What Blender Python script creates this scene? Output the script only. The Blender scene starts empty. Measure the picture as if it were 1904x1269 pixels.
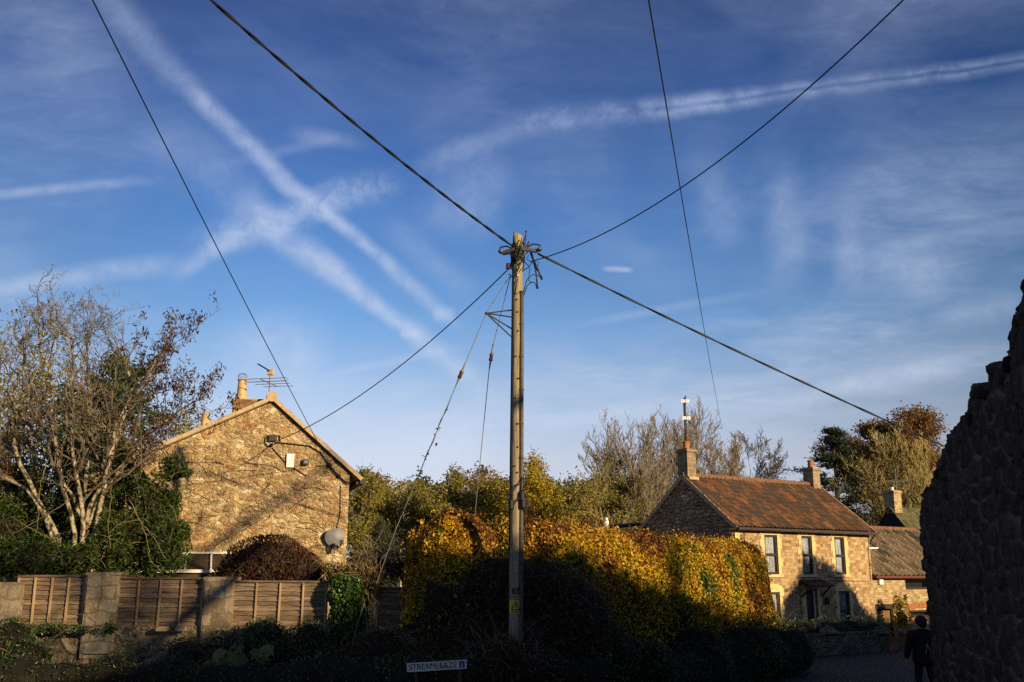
import bpy, math, random
import numpy as np
from mathutils import Vector, Matrix, Euler

C = bpy.context.scene
R = math.radians
random.seed(7)
# ------------------------------------------------------------------ camera, sky, sun, exposure
PITCH = R(13.2); CAMH = 2.6; FPX = 1851.0
SUN_AZ, SUN_EL = R(47), R(14)          # azimuth: right of straight-behind the camera
SUN_STRENGTH = 5.0
SKY_STRENGTH = 0.080
cam_d = bpy.data.cameras.new("camera"); cam = bpy.data.objects.new("camera", cam_d)
C.collection.objects.link(cam); C.camera = cam
cam_d.sensor_width = 36; cam_d.lens = 35.0; cam_d.clip_end = 6000; cam_d.clip_start = 0.1
cam.location = (0, 0, CAMH); cam.rotation_euler = (R(90) + PITCH, 0, 0)
SUN = Vector((math.cos(SUN_EL)*math.sin(SUN_AZ), -math.cos(SUN_EL)*math.cos(SUN_AZ), math.sin(SUN_EL)))
sun_d = bpy.data.lights.new("sun", 'SUN'); sun = bpy.data.objects.new("sun", sun_d)
C.collection.objects.link(sun)
sun_d.energy = SUN_STRENGTH; sun_d.angle = R(0.55); sun_d.color = (1.0, 0.78, 0.46)
sun.rotation_euler = (-SUN).to_track_quat('-Z', 'Y').to_euler(); sun.location = (30, -30, 20)
C.view_settings.view_transform = 'Standard'; C.view_settings.look = 'None'
C.view_settings.exposure = 0.55; C.view_settings.gamma = 1.0
C.cycles.use_denoising = False
C.cycles.max_bounces = 5; C.cycles.transparent_max_bounces = 12

def W(px, py, Y):
    """the place at ground distance Y that the photograph shows at pixel (px, py)"""
    dx = (px-952)/FPX; dy = -(py-634.5)/FPX
    y = math.cos(PITCH)-dy*math.sin(PITCH); z = math.sin(PITCH)+dy*math.cos(PITCH)
    return Vector((dx*Y/y, Y, CAMH+z*Y/y))
def dirn(px, py):
    return (W(px, py, 10)-Vector((0, 0, CAMH))).normalized()

class NB:
    """small node builder"""
    def __init__(s, nt): s.nt = nt
    def n(s, t, ins=None, **props):
        nd = s.nt.nodes.new(t)
        for k, v in props.items(): setattr(nd, k, v)
        for k, v in (ins or {}).items():
            sock = nd.inputs[k]
            if isinstance(v, bpy.types.NodeSocket): s.nt.links.new(v, sock)
            else: sock.default_value = v
        return nd
    def math(s, op, a, b=0.0, c=None, clamp=False):
        ins = {0: a, 1: b}
        if c is not None: ins[2] = c
        return s.n('ShaderNodeMath', ins, operation=op, use_clamp=clamp).outputs[0]
    def vm(s, op, a, b=(0, 0, 0), out=0):
        return s.n('ShaderNodeVectorMath', {0: a, 1: b}, operation=op).outputs[out]
    def dot(s, a, b): return s.n('ShaderNodeVectorMath', {0: a, 1: b}, operation='DOT_PRODUCT').outputs[1]
    def mix(s, f, a, b, bt='MIX'):
        nd = s.nt.nodes.new('ShaderNodeMix'); nd.data_type = 'RGBA'; nd.blend_type = bt
        for i, v in ((0, f), (6, a), (7, b)):
            if isinstance(v, bpy.types.NodeSocket): s.nt.links.new(v, nd.inputs[i])
            else: nd.inputs[i].default_value = v if i == 0 else tuple(v)[:3]+(1,)
        return nd.outputs[2]
    def ramp(s, f, stops, interp='LINEAR'):
        nd = s.n('ShaderNodeValToRGB', {0: f}); cr = nd.color_ramp; cr.interpolation = interp
        while len(cr.elements) < len(stops): cr.elements.new(0.5)
        for e, (p, c) in zip(cr.elements, stops):
            e.position = p; e.color = (tuple(c)+(1,))[:4] if not isinstance(c, (int, float)) else (c, c, c, 1)
        return nd.outputs[0]
    def mr(s, v, a, b, c=0.0, d=1.0, smooth=False):
        return s.n('ShaderNodeMapRange', {0: v, 1: a, 2: b, 3: c, 4: d},
                   interpolation_type='SMOOTHSTEP' if smooth else 'LINEAR').outputs[0]
    def noise(s, vec, scale, detail=4, rough=0.55, dist=0.0, out=0):
        return s.n('ShaderNodeTexNoise', {'Vector': vec, 'Scale': scale, 'Detail': detail, 'Roughness': rough, 'Distortion': dist}).outputs[out]

# ------------------------------------------------------------------ the sky: Nishita with thin cirrus and old contrails
world = bpy.data.worlds.new("World"); C.world = world; world.use_nodes = True
nt = world.node_tree; nt.nodes.clear(); B = NB(nt)
D = B.vm('NORMALIZE', B.n('ShaderNodeTexCoord').outputs['Generated'])
sky = B.n('ShaderNodeTexSky', sky_type='NISHITA', sun_disc=False, sun_elevation=SUN_EL,
          sun_rotation=math.pi-SUN_AZ, altitude=100, air_density=1.0, dust_density=0.3, ozone_density=3.0)
elev = B.n('ShaderNodeSeparateXYZ', {0: D}).outputs[2]
tint = B.ramp(B.mr(elev, 0.0, 0.75), [(0.005, (0.559, 0.613, 1.047)), (0.096, (0.714, 0.537, 0.610)), (0.152, (0.846, 0.594, 0.589)), (0.223, (0.790, 0.620, 0.612)), (0.328, (0.457, 0.534, 0.634)), (0.465, (0.287, 0.417, 0.598)), (0.593, (0.190, 0.283, 0.476)), (0.708, (0.131, 0.190, 0.347)), (1.0, (0.10, 0.145, 0.275))])
side = B.mr(B.math('ABSOLUTE', B.dot(D, (1, 0, 0))), 0.18, 0.50, 2.0, 1.45, True)     # deeper, duller blue away to either side
tint = B.n('ShaderNodeVectorMath', {0: tint, 3: side}, operation='SCALE').outputs[0]
base = B.mix(1.0, sky.outputs[0], tint, 'MULTIPLY')
# clouds are a high thin sheet: plane coordinates seen from the ground
sep = B.n('ShaderNodeSeparateXYZ', {0: D})
inv = B.math('DIVIDE', 1.0, B.math('ADD', B.math('MAXIMUM', elev, 0.0), 0.12))
sheet = B.n('ShaderNodeCombineXYZ', {0: B.math('MULTIPLY', sep.outputs[0], inv), 1: B.math('MULTIPLY', sep.outputs[1], inv), 2: 0.0}).outputs[0]
n_fine = B.noise(B.vm('MULTIPLY', sheet, (1.0, 1.9, 1)), 7.0, 7, 0.68, 0.5)
n_mid = B.noise(sheet, 2.6, 5, 0.6, 0.8)
n_big = B.noise(B.vm('ADD', sheet, (3.1, 1.7, 0)), 0.9, 4, 0.5, 0.3)
cov = B.math('MULTIPLY', B.mr(n_big, 0.34, 0.70, smooth=True), B.mr(n_mid, 0.25, 0.75))
cov = B.math('MULTIPLY', cov, B.mr(n_fine, 0.25, 0.75, 0.25, 1.0))
cov = B.math('MULTIPLY_ADD', cov, 0.66, B.mr(n_mid, 0.3, 0.8, 0.0, 0.06))
ragn = B.mr(B.noise(D, 42.0, 6, 0.66, 0.5), 0.30, 0.70, 0, 1, True)      # shared: ragged edges and a slow wobble
wob = B.math('SUBTRACT', B.noise(D, 14.0, 3, 0.55), 0.5)
def trail(keep, p0, p1, w, amt, fade0=0.15, fade1=0.15, w1=None, rag=0.5, double=0.0, wb=0.75):
    """one contrail: a band along the great circle between two directions; keep = clear sky left so far"""
    d0, d1 = dirn(*p0), dirn(*p1)
    nrm = d0.cross(d1).normalized(); mid = (d1-d0).normalized(); half = d1.dot(mid)
    t = B.math('MULTIPLY_ADD', B.dot(D, tuple(mid)), 0.5/half, 0.5)
    v = B.math('MULTIPLY_ADD', wob, w/FPX*wb, B.dot(D, tuple(nrm)))
    q = B.math('DIVIDE', v, B.mr(t, 0, 1, w/FPX, (w1 or w)/FPX))
    band = B.mr(B.math('ABSOLUTE', q), 0.0, 1.0, amt*1.45, 0.0, True)
    if double: band = B.math('MULTIPLY', band, B.mr(B.math('ABSOLUTE', q), 0.0, 0.3, 1.0-double, 1.0, True))
    k = B.math('MULTIPLY', band, B.mr(t, -0.01, fade0, 0, 1, True))
    k = B.math('MULTIPLY', k, B.mr(t, 1.0-fade1, 1.01, 1, 0, True))
    k = B.math('MULTIPLY', k, B.math('MULTIPLY_ADD', ragn, rag, 1.0-rag))
    return B.math('MULTIPLY', keep, B.math('SUBTRACT', 1.0, k))
TRAILS = [
    ((150, -60), (345, 165), 40, 0.20, 0.2, 0.2), ((300, 115), (570, 375), 32, 0.42, 0.3, 0.25, 24),
    ((480, 300), (760, 520), 26, 0.46, 0.25, 0.3, 20), ((700, 470), (870, 625), 26, 0.32, 0.2, 0.5, 22),
    ((250, 210), (500, 410), 75, 0.15, 0.3, 0.2), ((430, 350), (640, 535), 52, 0.42, 0.35, 0.3, 34),
    ((570, 470), (800, 640), 34, 0.46, 0.25, 0.3, 24), ((740, 590), (940, 760), 34, 0.30, 0.2, 0.5),
    ((-60, 545), (370, 480), 24, 0.30, 0.1, 0.3, 30), ((300, 525), (480, 415), 26, 0.30, 0.3, 0.3),
    ((330, 475), (770, 318), 48, 0.36, 0.25, 0.25, 44, 0.85), ((740, 320), (1010, 232), 30, 0.16, 0.3, 0.3),
    ((920, 232), (1420, 178), 34, 0.28, 0.2, 0.1, 26, 0.85, 0.3), ((1180, 208), (1960, 108), 26, 0.28, 0.15, 0.05, 20, 0.6, 0.75),
    ((-60, 368), (320, 332), 14, 0.26, 0.1, 0.4), ((380, 318), (660, 250), 16, 0.10, 0.3, 0.3), ((520, 248), (700, 272), 24, 0.17, 0.3, 0.5),
    ((540, 712), (900, 636), 13, 0.18, 0.4, 0.3), ((1040, 610), (1500, 528), 13, 0.15, 0.3, 0.6),
    ((1320, 785), (1860, 648), 26, 0.26, 0.5, 0.25, 30), ((1500, 720), (1850, 690), 30, 0.14, 0.3, 0.3),
    ((960, 800), (1260, 745), 26, 0.22, 0.3, 0.4), ((1040, 893), (1130, 886), 26, 0.45, 0.35, 0.35),
    ((1115, 500), (1182, 503), 8, 0.42, 0.3, 0.3), ((700, 395), (900, 560), 40, 0.12, 0.3, 0.3),
    ((1590, 480), (1790, 520), 60, 0.22, 0.4, 0.4), ((1710, 600), (1920, 560), 36, 0.16, 0.4, 0.2),
    ((1470, 560), (1450, 250), 50, 0.20, 0.35, 0.45), ((1580, 560), (1570, 330), 36, 0.22, 0.3, 0.5), ((1370, 480), (1290, 260), 50, 0.15, 0.3, 0.5),
    ((800, 583), (850, 585), 22, 0.34, 0.3, 0.3), ((740, 622), (785, 622), 12, 0.34, 0.3, 0.3),
    ((900, 250), (840, 470), 110, 0.20, 0.4, 0.35), ((640, 850), (940, 830), 110, 0.46, 0.4, 0.3), ((380, 640), (640, 660), 90, 0.26, 0.4, 0.4),
]
keep = B.math('SUBTRACT', 1.0, cov)
for a in TRAILS: keep = trail(keep, *a)
cov = B.math('SUBTRACT', 1.0, keep)
cloud_col = B.mix(B.mr(elev, 0.05, 0.6), (6.0, 6.6, 7.8), (3.3, 4.2, 6.4))
skycol = B.mix(cov, base, cloud_col)
bg = B.n('ShaderNodeBackground', {'Color': skycol, 'Strength': SKY_STRENGTH})
nt.links.new(bg.outputs[0], B.n('ShaderNodeOutputWorld').inputs[0])

# ------------------------------------------------------------------ helpers: objects
def link(o, parent=None):
    C.collection.objects.link(o)
    if parent is not None: o.parent = parent
    return o
def tag(o, label=None, cat=None, group=None, kind=None):
    if label: o['label'] = label
    if cat: o['category'] = cat
    if group: o['group'] = group
    if kind: o['kind'] = kind
    return o
def empty(name, loc=(0, 0, 0), rz=0.0, label=None, cat=None, group=None):
    o = bpy.data.objects.new(name, None); o.empty_display_size = 0.2
    link(o); o.location = loc; o.rotation_euler = (0, 0, rz)
    return tag(o, label, cat, group)
def mesh_np(name, V, F, mats, parent=None, matidx=None, smooth=False, attr=None):
    """V (N,3); F: list of arrays with rows of equal length"""
    V = np.asarray(V, dtype=np.float32)
    if isinstance(F, np.ndarray): F = [F]
    F = [np.asarray(f, dtype=np.int32) for f in F if len(f)]
    me = bpy.data.meshes.new(name)
    me.vertices.add(len(V)); me.vertices.foreach_set('co', V.ravel())
    nl = sum(f.size for f in F); npoly = sum(len(f) for f in F)
    me.loops.add(nl); me.loops.foreach_set('vertex_index', np.concatenate([f.ravel() for f in F]))
    me.polygons.add(npoly)
    tot = np.concatenate([np.full(len(f), f.shape[1], dtype=np.int32) for f in F])
    me.polygons.foreach_set('loop_start', np.concatenate([[0], np.cumsum(tot)[:-1]]).astype(np.int32))
    try: me.polygons.foreach_set('loop_total', tot)
    except Exception: pass
    if matidx is not None: me.polygons.foreach_set('material_index', np.asarray(matidx, dtype=np.int32))
    me.polygons.foreach_set('use_smooth', np.full(npoly, smooth, dtype=bool))
    me.update(calc_edges=True)
    if attr is not None:
        a = me.attributes.new('stone', 'FLOAT_COLOR', 'POINT')
        a.data.foreach_set('color', np.asarray(attr, dtype=np.float32).ravel())
    for m in (mats if isinstance(mats, (list, tuple)) else [mats]): me.materials.append(m)
    o = bpy.data.objects.new(name, me)
    return link(o, parent)
class MB:
    """collects shapes for one mesh"""
    def __init__(s): s.v = []; s.f = []; s.m = []
    def add(s, vs, fs, mi=0):
        b = len(s.v); s.v += [tuple(v) for v in vs]; s.f += [[b+i for i in f] for f in fs]; s.m += [mi]*len(fs)
    def box(s, x0, x1, y0, y1, z0, z1, mi=0):
        s.add([(x0, y0, z0), (x1, y0, z0), (x1, y1, z0), (x0, y1, z0), (x0, y0, z1), (x1, y0, z1), (x1, y1, z1), (x0, y1, z1)],
              [(0, 3, 2, 1), (4, 5, 6, 7), (0, 1, 5, 4), (1, 2, 6, 5), (2, 3, 7, 6), (3, 0, 4, 7)], mi)
    def bar(s, a, b, w, h=None, mi=0, up=(0, 0, 1)):
        """a square bar from a to b"""
        a, b = Vector(a), Vector(b); h = h or w; d = (b-a).normalized(); up = Vector(up)
        if abs(d.dot(up)) > 0.95: up = Vector((1, 0, 0))
        x = d.cross(up).normalized()*w/2; y = x.cross(d).normalized()*h/2
        s.add([a-x-y, a+x-y, a+x+y, a-x+y, b-x-y, b+x-y, b+x+y, b-x+y],
              [(3, 2, 1, 0), (4, 5, 6, 7), (0, 1, 5, 4), (1, 2, 6, 5), (2, 3, 7, 6), (3, 0, 4, 7)], mi)
    def tube(s, pts, r, k=8, mi=0, cap=True):
        pts = [Vector(p) for p in pts]; n = len(pts); rs = r if isinstance(r, (list, tuple)) else [r]*n
        b = len(s.v); ref = Vector((0.31, 0.17, 0.93)); x = None
        for i, p in enumerate(pts):
            d = (pts[min(i+1, n-1)]-pts[max(i-1, 0)]).normalized()
            if x is None: x = d.cross(ref).normalized() if abs(d.dot(ref)) < 0.98 else d.orthogonal().normalized()
            else:
                x = (x-d*x.dot(d)).normalized()
            y = d.cross(x)
            for j in range(k):
                t = 2*math.pi*j/k; s.v.append(tuple(p+(x*math.cos(t)+y*math.sin(t))*rs[i]))
        for i in range(n-1):
            for j in range(k):
                s.f.append([b+i*k+j, b+i*k+(j+1) % k, b+(i+1)*k+(j+1) % k, b+(i+1)*k+j]); s.m.append(mi)
        if cap:
            s.f.append([b+j for j in range(k)][::-1]); s.m.append(mi)
            s.f.append([b+(n-1)*k+j for j in range(k)]); s.m.append(mi)
    def lathe(s, c, prof, k=16, mi=0):
        """prof: (radius, z) from the bottom up about a vertical axis at c"""
        c = Vector(c); b = len(s.v); n = len(prof)
        for r, z in prof:
            for j in range(k):
                t = 2*math.pi*j/k; s.v.append((c.x+r*math.cos(t), c.y+r*math.sin(t), c.z+z))
        for i in range(n-1):
            for j in range(k):
                s.f.append([b+i*k+j, b+i*k+(j+1) % k, b+(i+1)*k+(j+1) % k, b+(i+1)*k+j]); s.m.append(mi)
        s.f.append([b+j for j in range(k)][::-1]); s.m.append(mi)
        s.f.append([b+(n-1)*k+j for j in range(k)]); s.m.append(mi)
    def ball(s, c, r, k=8, mi=0):
        r = Vector(r) if not isinstance(r, (int, float)) else Vector((r, r, r)); b = len(s.v); m = k//2
        for i in range(m+1):
            ph = math.pi*i/m
            for j in range(k):
                t = 2*math.pi*j/k
                s.v.append((c[0]+r.x*math.sin(ph)*math.cos(t), c[1]+r.y*math.sin(ph)*math.sin(t), c[2]-r.z*math.cos(ph)))
        for i in range(m):
            for j in range(k):
                s.f.append([b+i*k+j, b+i*k+(j+1) % k, b+(i+1)*k+(j+1) % k, b+(i+1)*k+j]); s.m.append(mi)
    def prism(s, poly, y0, y1, mi=0):
        """polygon in x,z extruded along y"""
        n = len(poly)
        s.add([(x, y0, z) for x, z in poly]+[(x, y1, z) for x, z in poly],
              [list(range(n)), list(range(2*n-1, n-1, -1))]+[[i+n, (i+1) % n+n, (i+1) % n, i] for i in range(n)], mi)
    def build(s, name, mats, parent=None, smooth=False, origin=None):
        me = bpy.data.meshes.new(name); o_ = Vector(origin) if origin is not None else Vector((0, 0, 0))
        me.from_pydata([tuple(Vector(v)-o_) for v in s.v], [], s.f)
        for m in (mats if isinstance(mats, (list, tuple)) else [mats]): me.materials.append(m)
        me.polygons.foreach_set('material_index', s.m)
        me.polygons.foreach_set('use_smooth', [smooth]*len(s.f)); me.update()
        o = bpy.data.objects.new(name, me); link(o, parent)
        if origin is not None and parent is None: o.location = o_
        return o

# ------------------------------------------------------------------ helpers: noise, leaves, branches
def _h(ix, iy, iz, seed):
    h = (ix.astype(np.int64)*374761393+iy.astype(np.int64)*668265263+iz.astype(np.int64)*2147483647+seed*974711) & 0xFFFFFFFF
    h = ((h ^ (h >> 13))*1274126177) & 0xFFFFFFFF
    h = ((h ^ (h >> 15))*2246822519) & 0xFFFFFFFF
    return ((h ^ (h >> 16)) & 0xFFFFFF)/float(0xFFFFFF)
def vnoise(P, sc=1.0, seed=0, octaves=1):
    P = np.asarray(P, dtype=float)*sc; out = 0; amp = 1.0; tot = 0
    for o in range(octaves):
        q = np.floor(P).astype(np.int64); f = P-q; f = f*f*(3-2*f); r = 0
        for dx in (0, 1):
            for dy in (0, 1):
                for dz in (0, 1):
                    w = (f[:, 0] if dx else 1-f[:, 0])*(f[:, 1] if dy else 1-f[:, 1])*(f[:, 2] if dz else 1-f[:, 2])
                    r = r+w*_h(q[:, 0]+dx, q[:, 1]+dy, q[:, 2]+dz, seed+o*17)
        out = out+amp*r; tot += amp; amp *= 0.5; P = P*2.03
    return out/tot
def voro(u, v, su, sv, seed=0):
    """2D cellular pattern: nearest distance, second distance, cell id"""
    x = u/su; y = v/sv; row = np.floor(y)
    ix = np.floor(x).astype(np.int64); iy = row.astype(np.int64)
    f1 = np.full(x.shape, 9.0); f2 = np.full(x.shape, 9.0); cid = np.zeros(x.shape); z0 = np.zeros_like(ix)
    for dx in (-1, 0, 1):
        for dy in (-1, 0, 1):
            jx = _h(ix+dx, iy+dy, z0, seed); jy = _h(ix+dx, iy+dy, z0+1, seed)
            d = np.maximum(np.abs(ix+dx+0.1+0.8*jx-x), np.abs(iy+dy+0.1+0.8*jy-y))*0.55+0.45*np.hypot(ix+dx+0.1+0.8*jx-x, iy+dy+0.1+0.8*jy-y)
            c = _h(ix+dx, iy+dy, z0+2, seed); n = d < f1
            f2 = np.where(n, f1, np.minimum(f2, d)); cid = np.where(n, c, cid); f1 = np.where(n, d, f1)
    return f1, f2, cid
def unit(a): return a/np.maximum(np.linalg.norm(a, axis=-1, keepdims=True), 1e-9)
def leaf_geo(P, size, rng, N=None, spread=0.8, aspect=0.55, droop=0.0, fold=0.18):
    """one folded diamond per point; N is the way the leaf should face"""
    n = len(P); rnd = unit(rng.normal(size=(n, 3)))
    nn = unit(rnd if N is None else N*(1-spread)+rnd*spread*1.0)
    t = rng.normal(size=(n, 3)); t[:, 2] -= droop*2; t = unit(t-nn*(t*nn).sum(1, keepdims=True)); b = np.cross(nn, t)
    s = (size*(0.6+0.8*rng.random(n)))[:, None]
    a0 = P-t*s*0.5; a2 = P+t*s*0.5; mid = P-t*s*0.05
    a1 = mid+b*s*aspect*0.5+nn*s*fold; a3 = mid-b*s*aspect*0.5+nn*s*fold
    V = np.stack([a0, a1, a2, a3], 1).reshape(-1, 3); i = np.arange(n)*4
    F = np.concatenate([np.stack([i, i+1, i+2], 1), np.stack([i, i+2, i+3], 1)])
    return V, F
def tubes_geo(br, k=4):
    """br: list of (points (n,3), radii (n,)); returns V, F"""
    VV, FF, off = [], [], 0; by = {}
    for p, r in br: by.setdefault(len(p), []).append((p, r))
    for n, items in by.items():
        P = np.array([i[0] for i in items], dtype=float); Rr = np.array([i[1] for i in items], dtype=float); b = len(items)
        d = np.zeros_like(P); d[:, 1:-1] = P[:, 2:]-P[:, :-2]; d[:, 0] = P[:, 1]-P[:, 0]; d[:, -1] = P[:, -1]-P[:, -2]; d = unit(d)
        main = unit(P[:, -1]-P[:, 0]); ref = np.where(np.abs(main[:, 2:3]) < 0.8, np.array([[0., 0, 1]]), np.array([[1., 0.2, 0]]))
        x = unit(np.cross(d, ref[:, None, :])); y = np.cross(d, x)
        ang = np.arange(k)*2*math.pi/k
        V = P[:, :, None, :]+(x[:, :, None, :]*np.cos(ang)[None, None, :, None]+y[:, :, None, :]*np.sin(ang)[None, None, :, None])*Rr[:, :, None, None]
        idx = off+np.arange(b*n*k).reshape(b, n, k)
        F = np.stack([idx[:, :-1], np.roll(idx, -1, 2)[:, :-1], np.roll(idx, -1, 2)[:, 1:], idx[:, 1:]], -1).reshape(-1, 4)
        VV.append(V.reshape(-1, 3)); FF.append(F); off += b*n*k
    return np.concatenate(VV), np.concatenate(FF)
def spawn(rng, parents, nch, ratio, ang, rrat, wig=0.25, up=0.15, start=0.25, npts=5, lenjit=0.35, minlen=0.05):
    """children along each parent branch"""
    out = []
    for P, Rd in parents:
        seg = np.linalg.norm(np.diff(P, axis=0), axis=1); L = seg.sum()
        m = nch if nch == int(nch) else int(nch)+(rng.random() < nch % 1)
        for i in range(int(m)):
            t = start+(1-start)*((i+rng.random())/max(m, 1)); s = t*(len(P)-1); j = min(int(s), len(P)-2); f = s-j
            p = P[j]*(1-f)+P[j+1]*f; d = unit(P[j+1]-P[j]); r0 = (Rd[j]*(1-f)+Rd[j+1]*f)
            o = unit(np.cross(d, rng.normal(size=3))); a = ang*(0.6+0.8*rng.random())
            dd = unit(d*math.cos(a)+o*math.sin(a)); ll = max(minlen, L*ratio*(1-0.45*t)*(1-lenjit+2*lenjit*rng.random()))
            pts = [p]; q = p.copy(); st = ll/(npts-1)
            for _ in range(npts-1):
                dd = unit(dd+rng.normal(size=3)*wig+np.array([0, 0, up])); q = q+dd*st; pts.append(q)
            rr = max(r0*rrat, 0.002)
            out.append((np.array(pts), rr*np.linspace(1, 0.35, npts)))
    return out
def poly_branch(pts, r0, r1, n=9, rng=None, jit=0.0):
    P = np.array([tuple(p) for p in pts]); t = np.linspace(0, len(P)-1, n); j = np.minimum(t.astype(int), len(P)-2); f = (t-j)[:, None]
    Q = P[j]*(1-f)+P[j+1]*f
    if rng is not None: Q[1:-1] += rng.normal(size=Q[1:-1].shape)*jit
    return (Q, np.linspace(r0, r1, n))

# ------------------------------------------------------------------ materials
def new_mat(name):
    m = bpy.data.materials.new(name); m.use_nodes = True; m.node_tree.nodes.clear(); return m, NB(m.node_tree)
def finish(m, b, col, rough=0.8, spec=0.25, bump=None, bstr=0.4, bdist=0.02, metal=0.0, normal=None):
    ins = {'Base Color': col if isinstance(col, bpy.types.NodeSocket) else tuple(col)[:3]+(1,), 'Roughness': rough, 'Specular IOR Level': spec, 'Metallic': metal}
    if bump is not None:
        ins['Normal'] = b.n('ShaderNodeBump', {'Strength': bstr, 'Distance': bdist, 'Height': bump}).outputs[0]
    p = b.n('ShaderNodeBsdfPrincipled', ins)
    m.node_tree.links.new(p.outputs[0], b.n('ShaderNodeOutputMaterial').inputs[0]); return m
def obj_co(b): return b.n('ShaderNodeTexCoord').outputs['Object']
def plain(name, col, rough=0.6, var=0.25, sc=8.0, spec=0.3, metal=0.0, bstr=0.15):
    m, b = new_mat(name); co = obj_co(b); n = b.noise(co, sc, 5, 0.6)
    c = b.mix(b.mr(n, 0.3, 0.7), [x*(1-var) for x in col], [min(1, x*(1+var)) for x in col])
    return finish(m, b, c, rough, spec, n, bstr, 0.01, metal)
def leafmat(name, stops, clump=0.8, cw=0.45, rough=0.5, transl=0.25, spec=0.3, zr=None):
    """leaf colours: each leaf its own tone, patches of one colour through the plant"""
    m, b = new_mat(name); co = obj_co(b)
    rnd = b.n('ShaderNodeNewGeometry').outputs['Random Per Island']
    n = b.mr(b.noise(co, clump, 4, 0.65), 0.30, 0.70)
    f = b.math('ADD', b.math('MULTIPLY', n, cw), b.math('MULTIPLY', rnd, 1-cw))
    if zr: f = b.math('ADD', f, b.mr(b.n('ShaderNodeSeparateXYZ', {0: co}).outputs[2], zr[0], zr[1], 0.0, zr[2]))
    c = b.ramp(f, stops)
    p = b.n('ShaderNodeBsdfPrincipled', {'Base Color': c, 'Roughness': rough, 'Specular IOR Level': spec})
    t = b.n('ShaderNodeBsdfTranslucent', {'Color': c})
    x = b.n('ShaderNodeMixShader', {0: transl, 1: p.outputs[0], 2: t.outputs[0]})
    m.node_tree.links.new(x.outputs[0], b.n('ShaderNodeOutputMaterial').inputs[0]); return m
def bark(name, a, c, sc=6.0, st=0.25, lo=0.35, hi=0.65):
    m, b = new_mat(name); co = b.vm('MULTIPLY', obj_co(b), (1, 1, st)); n = b.noise(co, sc, 6, 0.65)
    return finish(m, b, b.mix(b.mr(n, lo, hi), a, c), 0.85, 0.15, n, 0.5, 0.02)
def rubble(name, scale, flat, stops, mortar, mw=0.06, bstr=0.7, bdist=0.03, warp=0.25, stain=0.35, dark=(0.4, 0.35, 0.3), mvar=0.3, fleck=(0.62, 0.54, 0.38), famt=0.7):
    """random rubble walling: large and small stones mixed, uneven mortar between, lichen flecks"""
    m, b = new_mat(name); co0 = obj_co(b)
    def sub(v): return b.vm('SUBTRACT', v, (0.5, 0.5, 0.5))
    def scl(v, k): return b.n('ShaderNodeVectorMath', {0: v, 3: k}, operation='SCALE').outputs[0]
    w = b.vm('ADD', scl(sub(b.noise(co0, scale*0.5, 2, 0.5, out=1)), warp*1.2), scl(sub(b.noise(co0, scale*2.4, 3, 0.6, out=1)), warp*0.55))
    co = b.vm('MULTIPLY', b.vm('ADD', co0, w), (1, 1, flat))
    fine = b.noise(co0, scale*8, 6, 0.7); mid = b.noise(co0, scale*1.9, 5, 0.65); big = b.noise(co0, 0.6, 4, 0.6)
    def cells(k):
        v1 = b.n('ShaderNodeTexVoronoi', {'Vector': co, 'Scale': scale*k, 'Randomness': 1.0}); v2 = b.n('ShaderNodeTexVoronoi', {'Vector': co, 'Scale': scale*k, 'Randomness': 1.0}, feature='DISTANCE_TO_EDGE')
        return b.n('ShaderNodeSeparateColor', {0: v1.outputs['Color']}), v2.outputs[0]
    c1, e1 = cells(1.0); c2, e2 = cells(2.3)
    pick = b.mr(b.noise(co0, scale*0.45, 3, 0.6), 0.50, 0.54)
    def mixf(x, y): return b.n('ShaderNodeMix', {0: pick, 2: x, 3: y}).outputs[0]
    cr, cg, e0 = mixf(c1.outputs[0], c2.outputs[0]), mixf(c1.outputs[1], c2.outputs[1]), mixf(e1, e2)
    f = b.math('ADD', b.math('MULTIPLY', cr, 0.70), b.math('MULTIPLY', mid, 0.30))
    col = b.mix(1.0, b.ramp(f, stops), b.ramp(fine, [(0.28, 0.50), (0.72, 1.35)]), 'MULTIPLY')
    edge = b.math('ADD', e0, b.math('MULTIPLY', b.math('SUBTRACT', fine, 0.5), mw*1.8))
    edge = b.math('ADD', edge, b.math('MULTIPLY', b.math('SUBTRACT', mid, 0.5), mw*4.5))
    mask = b.math('MULTIPLY', b.mr(edge, mw*0.3, mw*1.3, 1.0, 0.0, True), b.mr(b.noise(co0, scale*1.3, 4, 0.65), 0.38, 0.56, 0.25, 1.0))
    mcol = b.mix(b.mr(mid, 0.3, 0.7), [x*(1-mvar) for x in mortar], [min(1, x*(1+mvar)) for x in mortar])
    mcol = b.mix(1.0, mcol, b.ramp(fine, [(0.3, 0.7), (0.7, 1.2)]), 'MULTIPLY')
    col = b.mix(mask, col, mcol)
    col = b.mix(b.mr(b.noise(b.vm('MULTIPLY', co0, (1, 1, 2.2)), scale*2.7, 5, 0.7), 0.58, 0.66, 0, famt), col, fleck)
    col = b.mix(b.math('MULTIPLY', b.mr(big, 0.45, 0.75), stain), col, b.mix(1.0, col, dark, 'MULTIPLY'))
    hgt = b.math('ADD', b.mr(edge, 0.0, mw*3.0), b.math('MULTIPLY', fine, 0.55))
    hgt = b.math('ADD', hgt, b.math('ADD', b.math('MULTIPLY', cg, 0.4), b.math('MULTIPLY', mid, 0.5)))
    return finish(m, b, col, 0.92, 0.12, hgt, bstr, bdist)
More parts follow.
